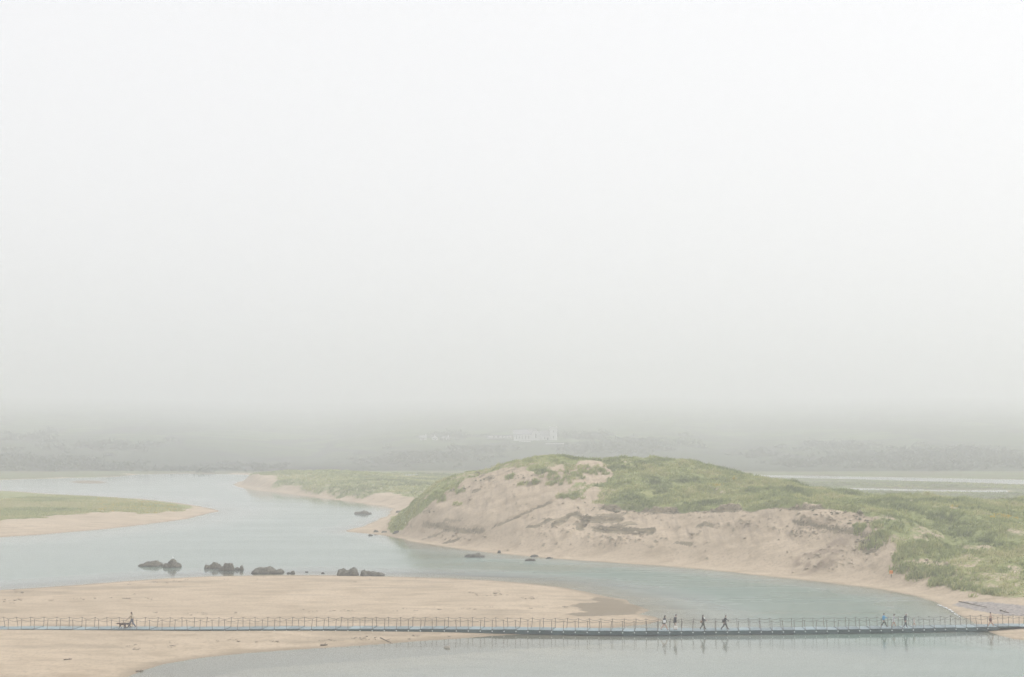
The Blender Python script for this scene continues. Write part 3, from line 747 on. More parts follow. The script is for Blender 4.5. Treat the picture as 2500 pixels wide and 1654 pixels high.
# distant scrub and thickets on the hill foot, one dark mass in the fog
def scrub():
    Vv, Ff, Tt = [], [], []
    rows = [(140, 1134, 110, 14, 340, 2.6), (280, 1142, 70, 8, 150, 2.2), (40, 1128, 60, 12, 130, 2.8), (430, 1148, 120, 5, 150, 1.6), (620, 1140, 110, 8, 110, 1.8), (1060, 1118, 120, 14, 280, 2.4), (930, 1128, 90, 10, 140, 2.0),
            (1170, 1100, 60, 10, 120, 2.6), (1110, 1066, 60, 7, 60, 3.5), (1420, 1068, 60, 8, 90, 3.5), (1560, 1085, 130, 16, 280, 3.0), (1480, 1100, 90, 10, 150, 2.6), (1960, 1132, 90, 10, 170, 2.2),
            (2120, 1122, 120, 14, 320, 2.8), (2330, 1112, 130, 16, 360, 3.0), (2470, 1128, 90, 14, 260, 2.6), (2250, 1143, 150, 5, 200, 1.8), (1850, 1112, 60, 10, 70, 2.6), (2050, 1092, 90, 10, 90, 3.4), (250, 1090, 150, 12, 90, 3.4), (60, 1070, 90, 12, 60, 3.6)]
    for (uc, vc, ru, rv, n, sz) in rows:
        for _ in range(n // 2):
            u = random.gauss(uc, ru * .55); v = random.gauss(vc, rv * .5)
            g = at_ground(u, v)
            if g[2] < .25 or g[1] > 1700 or g[1] < 640: continue
            if v < project(g[0], g[1], g[2])[1] - 4: continue
            s_ = sz * random.uniform(.6, 1.5)
            t = random.random()
            for k in range(26):
                c = np.array([g[0] + random.gauss(0, s_ * .9), g[1] + random.gauss(0, s_ * .7), g[2] + abs(random.gauss(0, s_ * .30))])
                d = rng.normal(0, .32 * s_, (3, 3)); b0 = len(Vv)
                Vv.extend((c + d).tolist()); Ff.append((b0, b0 + 1, b0 + 2)); Tt += [min(1, max(0, t + random.gauss(0, .2)))] * 3
    o = mesh_np('far_scrub', Vv, Ff, MAT_SCRUB, smooth=False, attrs={'tint': ('FLOAT', Tt)})
    tag(o, 'dark scrub and hedges at the foot of the foggy hill', kind='stuff')
scrub()

# ------------------------------------------------------------------ rocks
def rock_material():
    m, nt, b, o = newmat('weathered_rock')
    tc = N(nt, 'ShaderNodeTexCoord'); geo = N(nt, 'ShaderNodeNewGeometry')
    f = noise(nt, geo.outputs['Position'], 1.6, 6, .65); f2 = noise(nt, geo.outputs['Position'], 6, 4, .6)
    c = mixc(nt, ramp(nt, f, .35, .68), (.060, .060, .048), (.15, .142, .112))
    c = mixc(nt, ramp(nt, f2, .50, .70), c, (.215, .19, .135))
    sx = N(nt, 'ShaderNodeSeparateXYZ'); nt.links.new(geo.outputs['Position'], sx.inputs[0])
    c = mixc(nt, ramp(nt, sx.outputs[2], .28, .02), c, (.045, .043, .035))
    nt.links.new(c, b.inputs['Base Color']); b.inputs['Roughness'].default_value = .85
    bp = N(nt, 'ShaderNodeBump', Strength=.7, Distance=.08); nt.links.new(f2, bp.inputs['Height']); nt.links.new(bp.outputs[0], b.inputs['Normal'])
    return m
MAT_ROCK = rock_material()
MAT_PALE_STONE = simple('pale_stone', (.34, .31, .25), .8)
def rock(u0, u1, vtop, vbase, label, lumps=None, mat=None, zbase=None, depth=.8):
    """lumps: (centre 0..1, height 0..1, half-width 0..1) along the rock's width"""
    um = (u0 + u1) / 2
    g = at_ground(um, vbase)
    k = ppm(g[1]); w = (u1 - u0) / k; h = max(.12, (vbase - vtop) / k)
    h = max(h - .10 * w * depth * .5, h * .6) * .78
    lumps = lumps or [(.35, .9, .36), (.68, 1.0, .34)]
    n = 34; nyy = 18
    sd = int(u0) % 97
    a = np.linspace(0, 1, n); c = np.linspace(-1, 1, nyy)
    AA, CC = np.meshgrid(a, c, indexing='ij')
    bot = -.35
    hz = np.zeros_like(AA)
    for (lc, lh, lw) in lumps:
        off = .35 * math.sin(lc * 37 + sd)
        q = np.clip(1 - (np.abs(AA - lc) / lw) ** 2.6 - (np.abs(CC - off * .5) / .85) ** 2.4, 0, 1) ** .5
        hz = np.maximum(hz, q * lh)
    edge_ = np.clip(1 - (np.abs(AA - .5) / .5) ** 5 - np.abs(CC) ** 4, 0, 1) ** .4
    hz = np.maximum(hz, .30 * edge_)
    nz = fbm(AA * w * 1.3 + sd, CC * w * depth * .6, sd, 4)
    blk = np.round(fbm(AA * w * .8 + sd, CC * w * .5, sd + 3, 2) * 3.2) / 3.2
    Zz = bot + (hz * h - bot) * edge_ ** .55 + (nz * .48 + blk * .34) * h * (hz > .05) * edge_
    X_ = (AA - .5) * w + .06 * w * fbm(CC * 3 + sd, AA * 4, sd + 7, 3); Y_ = CC * w * depth * .42 + .07 * w * fbm(AA * 4 + sd, CC * 3, sd + 5, 3)
    v = np.stack([X_, Y_, Zz], -1).reshape(-1, 3)
    vb = v.copy(); vb[:, 2] = -.6
    ii = np.arange(n * nyy).reshape(n, nyy)
    f = np.stack([ii[:-1, :-1], ii[1:, :-1], ii[1:, 1:], ii[:-1, 1:]], -1).reshape(-1, 4)
    N0 = n * nyy
    fb = (f + N0)[:, ::-1]
    ring = list(ii[:, 0]) + list(ii[-1, 1:]) + list(ii[::-1, -1][1:]) + list(ii[0, ::-1][1:-1])
    sidef = [(ring[i] + N0, ring[(i + 1) % len(ring)] + N0, ring[(i + 1) % len(ring)], ring[i]) for i in range(len(ring))]
    o = mesh_np('rock', np.concatenate([v, vb]), np.concatenate([f, fb, np.array(sidef)]), mat or MAT_ROCK, smooth=False)
    o.location = (g[0], g[1] + w * depth * .2, g[2] if zbase is None else zbase)
    return tag(o, label, 'rock', 'rocks along the river')
rock(334, 395, 1367, 1383, 'low wide two-humped rock farthest left in the river', [(.22, .45, .2), (.38, .9, .2), (.62, 1, .24), (.85, .6, .18)])
rock(397, 439, 1363, 1386, 'peaked rock with a white bird on top in the river', [(.2, .45, .25), (.52, 1, .3), (.8, .5, .22)])
rock(499, 540, 1368, 1389, 'dark rock with a knob on top, left of a trio of boulders', [(.3, .62, .34), (.62, 1, .22), (.8, .7, .22)])
rock(531, 556, 1381, 1394, 'small pale brown rock at the front of a boulder trio', [(.5, 1, .45)])
rock(543, 571, 1370, 1394, 'tall rounded boulder, highest of a trio in the river', [(.45, 1, .45), (.7, .8, .3)])
rock(569, 594, 1379, 1393, 'low rock trailing right of the boulder trio', [(.3, .5, .35), (.8, 1, .22)])
rock(614, 691, 1379, 1400, 'long jagged dark rock in the middle of the river row', [(.06, .35, .08), (.18, 1, .14), (.34, .8, .16), (.55, .86, .24), (.8, .62, .22)])
rock(699, 720, 1392, 1401, 'small pair-shaped stone right of the long jagged rock', [(.25, .6, .25), (.72, 1, .28)])
rock(743, 753, 1393.5, 1397.5, 'tiny dark stone alone in the water, left of another tiny one', [(.5, 1, .5)])
rock(783, 793, 1396.5, 1400.5, 'tiny dark stone just left of the square rock on the sand', [(.5, 1, .5)])
rock(821, 875, 1383, 1406, 'square notched dark rock at the sandbank edge', [(.22, .92, .24), (.5, .7, .3), (.76, 1, .2)])
rock(878, 940, 1388, 1407, 'wedge-shaped rock tapering right at the sandbank edge', [(.14, 1, .16), (.4, .68, .26), (.66, .42, .22), (.86, .22, .16)])
rock(864, 907, 1245, 1256, 'distant two-humped rock near the beach of the headland', [(.2, .6, .24), (.58, 1, .26), (.82, .5, .2)])
rock(1134, 1185, 1348, 1361, 'flat dark rock in the water below the dune', [(.3, .8, .25), (.56, 1, .26), (.8, .5, .2)])
rock(1279, 1309, 1361.5, 1370, 'small oval dark rock off the dune beach', [(.5, 1, .45)])
rock(1294, 1316, 1353, 1360, 'brown stone at the waterline below the dune', [(.5, 1, .45)])
rock(1331, 1352, 1356, 1364, 'pointed brown stone on the dune beach waterline', [(.45, 1, .22), (.7, .5, .25)])
rock(1214, 1224, 1343.5, 1351, 'small upright brown stone where the dune meets the water', [(.5, 1, .4)])
rock(911, 926, 1294, 1300, 'left of two dark weedy stones on the sandy point', [(.4, 1, .4)])
rock(930, 946, 1294, 1300.5, 'right of two dark weedy stones on the sandy point', [(.4, .8, .3), (.75, 1, .25)])
rock(898, 911, 1303.5, 1308, 'small dark stone in the water off the sandy point', [(.5, 1, .45)])
rock(965, 985, 1244, 1252, 'dark stone half buried at the foot of the dune flank', [(.4, 1, .4), (.8, .6, .25)])
rock(958, 975, 1294, 1303, 'dark stone at the dune corner beside the sandy point', [(.6, 1, .4)])
rock(1083, 1100, 1575.5, 1583, 'lone pale stone in the shallow water before the footbridge', [(.35, .9, .35), (.65, 1, .35)], MAT_PALE_STONE)

# driftwood and weed
MAT_DRIFT = simple('driftwood', (.16, .125, .09), .9, .25, 5)
def driftwood(p0, p1, rad, label, bend=.1, twig=True):
    a, b = at_ground(*p0), at_ground(*p1)
    L = np.linalg.norm(b - a)
    t = thing('driftwood', a, label=label, cat='driftwood', group='driftwood on the shore')
    bm = bmesh.new(); pl = []
    for i in range(7):
        q = i / 6; c = (b - a) * q
        pl.append((c[0], c[1] + bend * L * math.sin(q * 5), c[2] + rad * .7 + .02 * math.sin(q * 9)))
    add_tube(bm, pl, [rad * (1 - .45 * i / 6) for i in range(7)], 7); obj('trunk', bm, MAT_DRIFT, t, True)
    if twig:
        bm = bmesh.new(); m_ = Vector(pl[3]); add_tube(bm, [m_, m_ + Vector((.12 * L, .1 * L, rad * 1.5)), m_ + Vector((.2 * L, .22 * L, rad * 2.6))], [rad * .5, rad * .35, rad * .15], 5)
        obj('branch', bm, MAT_DRIFT, t, True)
driftwood((783, 1577.5), (800, 1577), .10, 'short thick driftwood log at the near edge of the sandbank', .03)
driftwood((928, 1559), (955, 1571), .05, 'long thin stick lying slanted on the sand near the water', .02)
driftwood((332, 1641), (350, 1639.5), .06, 'dark stick at the water edge in the bottom left', .08)
driftwood((156, 1613), (176, 1611), .06, 'dark stick half buried in the sand at bottom left', .06)
driftwood((2341, 1470), (2408, 1484), .06, 'long dark driftwood branch on the shingle by the right end', .03)
driftwood((2442, 1492), (2462, 1498), .08, 'short dark driftwood pole on the shingle at the right edge', .03)

# white bird on the rock
bird_m, bird_b = simple('white_feathers', (.8, .8, .78)), simple('orange_bill', (.6, .35, .08))
g = at_ground(420, 1386); zt = CAMZ + ray(420, 1363.5)[2] * (g[1] + .5) / ray(420, 1363.5)[1]
t = thing('seabird', (g[0], g[1] + .5, zt - .06), rz=2.6, label='small white seabird standing on the peaked river rock', cat='bird')
bm = bmesh.new(); add_lathe(bm, [(0, .01, .01, -.02, 0), (.05, .02, .02, -.02, 0), (.08, .09, .06, -.03, 0), (.13, .14, .08, -.02, 0), (.18, .12, .07, .02, 0), (.22, .06, .05, .07, 0), (.27, .045, .04, .09, 0), (.31, .045, .04, .10, 0), (.335, .01, .01, .10, 0)], 10)
obj('body', bm, bird_m, t, True)
bm = bmesh.new(); add_tube(bm, [(.13, 0, .30), (.20, 0, .285)], [.018, .005], 5); obj('bill', bm, bird_b, t)
bm = bmesh.new(); add_tube(bm, [(-.10, 0, .14), (-.26, 0, .11)], [.05, .015], 5); obj('tail', bm, bird_m, t)

# white marker stick on the dune flank, lifebuoy on the beach
g = at_ground(989.5, 1282)
t = thing('marker_post', g, label='thin white marker post leaning on the dark foot of the dune flank', cat='post')
bm = bmesh.new(); add_tube(bm, [(0, 0, -.1), (.03, 0, .3), (.08, 0, .62)], .05, 8); obj('pole', bm, simple('white_paint', (.8, .8, .78)), t)
bm = bmesh.new(); add_lathe(bm, [(.60, .06, .06, .08, 0), (.66, .05, .05, .085, 0), (.68, .02, .02, .085, 0)], 8); obj('cap', bm, simple('white_paint', (.8, .8, .78)), t)
g = at_ground(2176, 1411)
t = thing('lifebuoy_stand', g, label='small orange and yellow lifebuoy on a dark post on the sand by grass tussocks', cat='lifebuoy')
bm = bmesh.new(); add_tube(bm, [(0, 0, -.3), (0, 0, 1.12)], .05, 8); obj('post', bm, simple('dark_timber', (.10, .075, .06)), t)
bm = bmesh.new(); add_box(bm, (-.05, -.10, .74), (.52, .06, .52), bevel=.02); obj('backboard', bm, simple('yellow_board', (.70, .42, .12)), t)
bm = bmesh.new()
for i in range(24):
    for k in range(8):
        a, b = 2 * math.pi * i / 24, 2 * math.pi * k / 8
        bm.verts.new((-.06 + (.18 + .065 * math.cos(b)) * math.cos(a), -.19 + .055 * math.sin(b), .76 + (.18 + .065 * math.cos(b)) * math.sin(a)))
bm.verts.ensure_lookup_table()
for i in range(24):
    for k in range(8):
        bm.faces.new([bm.verts[q] for q in (i * 8 + k, i * 8 + (k + 1) % 8, ((i + 1) % 24) * 8 + (k + 1) % 8, ((i + 1) % 24) * 8 + k)])
ring_o = obj('ring', bm, simple('orange_plastic', (.72, .20, .03), .45), t, True)
bm = bmesh.new(); add_box(bm, (-.06, -.20, .52), (.40, .05, .10), bevel=.02); obj('pale_panel', bm, simple('cream_panel', (.75, .60, .38)), t)

# ------------------------------------------------------------------ the floating footbridge
SU = [0, 480, 700, 1000, 1200, 1500, 1700, 1900, 2200, 2400, 2500]
SV = [1536, 1537.5, 1536.2, 1536, 1537, 1541, 1540.6, 1539, 1534.8, 1531.5, 1528.5]
def edge_pt(u):
    v = np.interp(u, SU, SV)
    lowl = sstep(560, 420, u) if u < 600 else 0
    zt_ = .50
    return at_plane(u, v, zt_)
def sm_edge(u):
    return sum(edge_pt(min(max(u + k, -200), 2700)) for k in (-80, -40, 0, 40, 80)) / 5
SPU, SPV = [-100, 0, 600, 1000, 1600, 1960, 2600], [31.8, 31.8, 30.3, 29.3, 28.7, 26.6, 25.4]
us_list = [19.4 - 31.8 * 3]
while us_list[-1] < 2580: us_list.append(us_list[-1] + np.interp(us_list[-1], SPU, SPV))
EP = [sm_edge(u) for u in us_list]
BR = thing('footbridge', EP[0] * np.array([1, 1, 0]), label='long low floating footbridge with rope railings crossing sand and water', cat='footbridge')
O = np.array(BR.location)
DW = 2.0
def plastic(name, c1, c2):
    m, nt, b, o = newmat(name)
    geo = N(nt, 'ShaderNodeNewGeometry')
    f = noise(nt, geo.outputs['Position'], 1.3, 5, .65)
    oi = N(nt, 'ShaderNodeObjectInfo')
    c = mixc(nt, ramp(nt, f, .3, .7), c1, c2)
    hs = N(nt, 'ShaderNodeHueSaturation'); nt.links.new(c, hs.inputs['Color'])
    vv_ = N(nt, 'ShaderNodeMapRange'); vv_.inputs['To Min'].default_value = .72; vv_.inputs['To Max'].default_value = 1.18
    nt.links.new(oi.outputs['Random'], vv_.inputs['Value']); nt.links.new(vv_.outputs[0], hs.inputs['Value'])
    nt.links.new(hs.outputs[0], b.inputs['Base Color']); b.inputs['Roughness'].default_value = .55
    return m
M_TOP, M_SIDE = plastic('faded_blue_deck', (.205, .27, .285), (.275, .335, .345)), plastic('teal_pontoon', (.055, .085, .085), (.085, .12, .115))
M_POST, M_ROPE = simple('brown_post', (.15, .125, .10), .8), simple('weathered_rope', (.15, .13, .105), .9)
M_PIN = simple('white_pin', (.72, .74, .72), .4)
def post_mesh():
    bm = bmesh.new()
    add_lathe(bm, [(-.05, .055, .055, 0, 0), (0, .055, .055, 0, 0), (.02, .029, .029, 0, 0), (.97, .028, .028, 0, 0), (.985, .045, .045, 0, 0), (1.02, .045, .045, 0, 0), (1.04, .02, .02, 0, 0)], 8)
    return bm
post0 = None
def pin_mesh():
    bm = bmesh.new(); bmesh.ops.create_cone(bm, cap_ends=True, segments=8, radius1=.07, radius2=.06, depth=.05)
    bmesh.ops.rotate(bm, cent=(0, 0, 0), matrix=Matrix.Rotation(math.pi / 2, 3, 'X'), verts=bm.verts)
    return bm
pin0 = None
def far_pt(i):
    a = EP[max(i - 1, 0)]; b = EP[min(i + 1, len(EP) - 1)]
    d = (b - a)[:2]; d = d / np.linalg.norm(d)
    return EP[i] + np.array([-d[1], d[0], 0]) * DW + np.array([d[0], d[1], 0]) * .30
tops_n, tops_f = [], []
for i in range(len(EP)):
    a = EP[i] - O
    b = far_pt(i) - O
    # deck section between this joint and the next
    if i < len(EP) - 1:
        a2, b2 = EP[i + 1] - O, far_pt(i + 1) - O
        u = us_list[i]
        th = .12 + .34 * float(sstep(470, 640, u)) * float(1 - sstep(2380, 2460, u))
        bm = bmesh.new(); gap = .012
        lo_, hi_ = [], []
        for (p, q) in ((a, a2), (b, b2)):
            e1, e2 = p + (q - p) * gap, q - (q - p) * gap
            for e_ in (e1, e2):
                ztop = e_[2] + .022 * math.sin(i * 2.1) + .012 * math.sin(i * 5.3)
                hi_.append(bm.verts.new((e_[0], e_[1], ztop))); lo_.append(bm.verts.new((e_[0], e_[1], ztop - th)))
        q = hi_; r0 = lo_
        ft = bm.faces.new((q[0], q[1], q[3], q[2])); fs = [bm.faces.new((r0[0], r0[1], q[1], q[0])), bm.faces.new((r0[3], r0[2], q[2], q[3])),
              bm.faces.new((r0[2], r0[0], q[0], q[2])), bm.faces.new((r0[1], r0[3], q[3], q[1])), bm.faces.new((r0[2], r0[3], r0[1], r0[0]))]
        for f_ in fs: f_.material_index = 1
        bmesh.ops.bevel(bm, geom=list(ft.edges), offset=.025, segments=2, affect='EDGES')
        # grooves between the pontoon blocks of the deck
        obj('deck_section', bm, [M_TOP, M_SIDE], BR)
    for (p, arr) in ((a, tops_n), (b, tops_f)):
        if post0 is None:
            o = post0 = obj('post', post_mesh(), M_POST, BR, True)
        else:
            o = post0.copy(); COL.objects.link(o)
        inset = .07 if arr is tops_n else -.07
        o.location = (p[0], p[1] + inset, p[2])
        tl = (random.gauss(0, .03), random.gauss(0, .06))
        o.rotation_euler = (tl[0], tl[1], 0)
        arr.append(np.array([p[0] + tl[1] * 1.0, p[1] + inset - tl[0], p[2] + 1.0]))
    if 480 < us_list[i] < 2420:
        if pin0 is None: o = pin0 = obj('connector', pin_mesh(), M_PIN, BR)
        else: o = pin0.copy(); COL.objects.link(o)
        o.location = (a[0], a[1] - .02, a[2] - .20)
for arr in (tops_n, tops_f):
    for i in range(len(arr) - 1):
        p, q = arr[i], arr[i + 1]; sag = random.uniform(.10, .20)
        bm = bmesh.new(); add_tube(bm, [p + (q - p) * t_ - np.array([0, 0, sag * 4 * t_ * (1 - t_)]) for t_ in np.linspace(0, 1, 7)], .02, 5)
        obj('rope', bm, M_ROPE, BR, True)

# ------------------------------------------------------------------ people
def skin_body(name, joints, edges, radii, parent, mats, pick, extra=None, root=0):
    me = bpy.data.meshes.new(name); me.from_pydata([tuple(j) for j in joints], edges, [])
    o = bpy.data.objects.new(name, me); COL.objects.link(o)
    md = o.modifiers.new('skin', 'SKIN'); md.use_smooth_shade = True; md.branch_smoothing = .4
    sv = me.skin_vertices[0].data
    for i, r_ in enumerate(radii):
        sv[i].radius = r_ if isinstance(r_, tuple) else (r_, r_); sv[i].use_root = (i == root)
    ss = o.modifiers.new('sub', 'SUBSURF'); ss.levels = 1; ss.render_levels = 1
    dg = bpy.context.evaluated_depsgraph_get(); dg.update()
    m2 = bpy.data.meshes.new_from_object(o.evaluated_get(dg))
    bpy.data.objects.remove(o); bpy.data.meshes.remove(me)
    bm = bmesh.new(); bm.from_mesh(m2); bpy.data.meshes.remove(m2)
    J = np.array(joints)
    for f in bm.faces:
        c = np.array(f.calc_center_median())
        f.material_index = pick(c, J); f.smooth = True
    if extra: extra(bm)
    me = bpy.data.meshes.new(name); bm.to_mesh(me); bm.free()
    for m in mats: me.materials.append(m)
    o = bpy.data.objects.new(name, me); COL.objects.link(o); o.parent = parent
    return o
SKIN = simple('skin', (.50, .33, .25), .6, .05); EYE = simple('eye_dark', (.03, .02, .02), .3)
def person(u, v, H, face, label, top, legs, shoes, hair, hair_len=.0, stride=.22, lean=.0, headfwd=.0, hem=.05, sleeve=1.0, arms=None, coat=None, skirt=None, cap=None, ground=None, group='walkers on the footbridge'):
    """face: +1 walks right, -1 left; coordinates below are fractions of the height, x forward"""
    loc = at_plane(u, v, .50) if ground is None else ground
    t = thing('person', loc, rz=0.0 if face > 0 else math.pi, label=label, cat='person', group=group)
    s = stride
    arms = arms or [(.10, -.12, .06), (-.10, -.12, .02)]          # elbow dx, wrist beyond elbow handled below
    cxm = lean
    J = [(0, 0, .53), (cxm * .35, 0, .63), (cxm * .8, 0, .745), (cxm * 1.0, 0, .825), (cxm * 1.05 + headfwd * .6, 0, .865), (cxm * 1.1 + headfwd + .012, 0, .925), (cxm * 1.1 + headfwd, 0, .970)]
    R = [(.095, .070), (.086, .066), (.100, .070), .042, (.038, .038), (.052, .046), .040]
    E = [(0, 1), (1, 2), (2, 3), (3, 4), (4, 5), (5, 6)]
    for sd, fx in ((1, s), (-1, -s)):
        b = len(J)
        knee_x = fx * .42 + (.05 if fx < 0 else .03)
        lift = .0 if fx > 0 else .03
        J += [(0, sd * .050, .50), (knee_x, sd * .050, .285), (fx, sd * .050, .050 + lift), (fx + .075, sd * .055, .022 + (0 if fx > 0 else .004))]
        R += [.074, .052, .036, .029]
        E += [(0, b), (b, b + 1), (b + 1, b + 2), (b + 2, b + 3)]
    hands = []
    for sd, (ex, wx, wz) in zip((1, -1), arms):
        b = len(J)
        sx = cxm * .9
        el = (sx + ex, sd * .125, .645 + abs(ex) * .25); wr = (el[0] + wx, sd * .115, el[2] - .13 + wz)
        d = np.array(wr) - np.array(el); d /= np.linalg.norm(d)
        pm = tuple(np.array(wr) + d * .045)
        J += [(sx, sd * .098, .795), el, wr, pm]; R += [.050, .038, .027, (.025, .017)]
        E += [(2, b), (b, b + 1), (b + 1, b + 2), (b + 2, b + 3)]
        hands.append((np.array(pm), d, sd))
    J = [tuple(np.array(j) * H) for j in J]
    R = [tuple(q * H for q in r_) if isinstance(r_, tuple) else r_ * H for r_ in R]
    def pick(c, Jn):
        i = int(np.argmin(((Jn - c) ** 2).sum(1)))
        if i in (10, 14) and c[2] < .07 * H or i in (10, 14): return 2
        if i in (4, 5, 6): return 3
        if i == 3: return 3 if c[2] > .835 * H else 0
        if i in (7, 8, 9, 11, 12, 13) or i == 0: return 1 if c[2] > hem * H else 3
        if i >= 15:
            k = (i - 15) % 4
            if k == 3: return 3
            return 0 if (k / 2.0) <= sleeve else 3
        return 0
    def extra(bm):
        # five unequal bent fingers rooted in each palm, thumb leaving its side
        for pm, d, sd in hands:
            side = np.array([0.0, 1.0, 0.0]) if abs(d[1]) < .9 else np.array([1.0, 0, 0])
            acr = np.cross(d, side); acr /= np.linalg.norm(acr)
            for k, (o_, L) in enumerate(((-.014, .034), (-.005, .042), (.005, .040), (.013, .032))):
                b0 = pm + acr * o_; b1 = b0 + d * L * .6; b2 = b1 + d * L * .35 - side * sd * L * .35
                n0 = len(bm.faces); add_tube(bm, [q * H for q in (b0 - d * .01, b1, b2)], [.0062 * H, .0056 * H, .0042 * H], 5)
                bm.faces.ensure_lookup_table()
                for f in bm.faces[n0:]: f.material_index = 3
            b0 = pm - d * .012 + acr * .014; b1 = b0 + acr * .018 + d * .012; b2 = b1 + d * .018
            n0 = len(bm.faces); add_tube(bm, [q * H for q in (b0, b1, b2)], [.008 * H, .007 * H, .005 * H], 5)
            bm.faces.ensure_lookup_table()
            for f in bm.faces[n0:]: f.material_index = 3
        hc = np.array(J[5])
        def blob(p, r_, mi):
            n0 = len(bm.faces)
            bmesh.ops.create_icosphere(bm, subdivisions=1, radius=r_, matrix=Matrix.Translation(p))
            bm.faces.ensure_lookup_table()
            for f in bm.faces[n0:]: f.material_index = mi; f.smooth = True
        blob(hc + np.array([.056, 0, -.012]) * H, .011 * H, 3)                       # nose
        for q in (-1, 1):
            blob(hc + np.array([.046, q * .019, .004]) * H, .006 * H, 4)            # eyes
            blob(hc + np.array([-.004, q * .049, -.004]) * H, .012 * H, 3)          # ears
        blob(hc + np.array([.046, 0, -.034]) * H, .009 * H, 5)                       # mouth
    mats = [top, legs, shoes, SKIN, EYE, simple('lip', (.42, .2, .17))]
    skin_body('body', J, E, R, t, mats, pick, extra)
    hx, hz = J[5][0] / H, .93
    bm = bmesh.new()
    pr = []
    if hair_len > 0:
        pr += [(.93 - .03 - hair_len, .018, .034, hx - .060, 0), (.93 - .02 - hair_len * .5, .030, .046, hx - .045, 0)]
        pr += [(.885, .036, .052, hx - .030, 0)]
    else:
        pr += [(.900, .026, .040, hx - .034, 0)]
    pr += [(.925, .046, .054, hx - .018, 0), (.955, .055, .053, hx - .008, 0), (.98, .046, .045, hx - .006, 0), (.996, .020, .020, hx - .006, 0)]
    add_lathe(bm, [tuple(q * H for q in p) for p in pr], 12)
    obj('hair' if cap is None else 'cap', bm, hair if cap is None else cap, t, True)
    if cap is not None:
        bm = bmesh.new(); add_box(bm, ((hx + .065) * H, 0, .955 * H), (.06 * H, .07 * H, .010 * H), bevel=.003 * H); obj('visor', bm, cap, t)
        bm = bmesh.new(); add_lathe(bm, [tuple(q * H for q in p) for p in ((.86, .02, .03, hx - .05, 0), (.90, .03, .045, hx - .035, 0), (.93, .035, .05, hx - .03, 0))], 10); obj('hair', bm, hair, t, True)
    if coat:
        cm, bot, flare = coat
        bm = bmesh.new()
        add_lathe(bm, [tuple(q * H for q in p) for p in ((bot, .100 * flare, .108 * flare, -.01, 0), ((bot + .60) / 2, .094, .108, cxm * .2, 0), (.66, .092, .112, cxm * .45 - .005, 0), (.75, .098, .124, cxm * .78 - .01, 0),
                                                         (.80, .078, .108, cxm * .92 - .008, 0), (.835, .042, .045, cxm * 1.0, 0))], 14)
        obj('jacket', bm, cm, t, True)
    if skirt:
        km, bot, flare = skirt
        bm = bmesh.new()
        add_lathe(bm, [tuple(q * H for q in p) for p in ((bot, .10 * flare, .10 * flare, 0, 0), ((bot + .60) / 2, .092 * (1 + flare) / 2, .096 * (1 + flare) / 2, 0, 0), (.60, .070, .085, cxm * .2, 0))], 14)
        obj('skirt', bm, km, t, True)
    return t, loc, H
blk = simple('black_cloth', (.035, .033, .035)); char = simple('charcoal_cloth', (.05, .048, .05)); jeans = simple('blue_denim', (.10, .115, .155))
tan = simple('tan_knit', (.40, .33, .24)); brownh = simple('brown_hair', (.075, .05, .035)); darkh = simple('dark_hair', (.035, .028, .024)); greyh = simple('grey_hair', (.40, .39, .38))
blue = simple('bright_blue_cloth', (.06, .28, .48)); white = simple('white_cloth', (.80, .80, .78)); grey = simple('pale_grey_cloth', (.45, .43, .44)); khaki = simple('khaki_cloth', (.28, .24, .19))
greyskirt = simple('grey_cloth', (.15, .14, .15)); maroon = simple('maroon_cloth', (.14, .05, .05)); shoe = simple('brown_shoes', (.09, .07, .055)); dkgreen = simple('dark_green_cloth', (.06, .065, .05))
slate = simple('slate_cloth', (.085, .088, .10)); brown_bag = simple('brown_leather', (.25, .14, .08), .5); redc = simple('red_cloth', (.62, .13, .12)); skinc = SKIN

p1 = person(322, 1533.5, 1.76, -1, 'woman in tan jumper and jeans walking two brown dogs', tan, jeans, shoe, brownh, .075, .23, .045, .0, .06, 1.0, [(.10, .10, .03), (-.06, -.04, 0)])
p2 = person(1621, 1538.5, 1.60, 1, 'woman in dark jacket and grey skirt carrying a square white bag', blk, SKIN, shoe, darkh, .085, .24, .07, .0, .0, 1.0, [(.06, .06, .0), (-.10, -.06, 0)], coat=(blk, .50, 1.05), skirt=(greyskirt, .40, 1.08))
p3 = person(1647.5, 1538.8, 1.72, 1, 'man in long dark jacket and khaki shorts carrying a low white bag', char, khaki, shoe, darkh, 0, .07, .05, .03, .33, 1.0, [(.05, .02, .0), (.02, .02, 0)], coat=(char, .46, 1.0))
p4 = person(1715.5, 1537.5, 1.60, 1, 'woman with long dark hair carrying a small child in a white hat', char, dkgreen, shoe, darkh, .16, .19, .02, .0, .05, 1.0, [(.09, .12, .10), (.09, .12, .08)])
p5 = person(1769, 1537.8, 1.58, 1, 'dark-clothed walker striding right with a bag on the back', blk, char, shoe, brownh, .0, .26, .075, .01, .05, 1.0, [(.12, .12, .04), (-.08, -.05, 0)], coat=(blk, .52, 1.0))
p6 = person(2157.5, 1531.5, 1.54, 1, 'woman in bright blue jacket and dark trousers', blue, dkgreen, shoe, darkh, .0, .23, .03, .0, .05, 1.0, [(.14, .14, .06), (-.04, -.03, 0)], coat=(blue, .54, 1.0))
p7 = person(2181.5, 1530.5, 1.42, 1, 'capped child in pale grey top with white wrap round the waist', grey, SKIN, shoe, darkh, .0, .16, .05, .01, .0, 1.0, [(.16, .14, .07), (-.05, .0, 0)], skirt=(white, .40, 1.12), cap=darkh)
p8 = person(2210, 1533, 1.64, 1, 'grey-haired man in dark slate jacket and trousers, stooping slightly', slate, slate, shoe, greyh, .0, .13, .06, .035, .05, 1.0, [(.03, .02, .0), (-.03, -.02, 0)], coat=(slate, .50, 1.06))
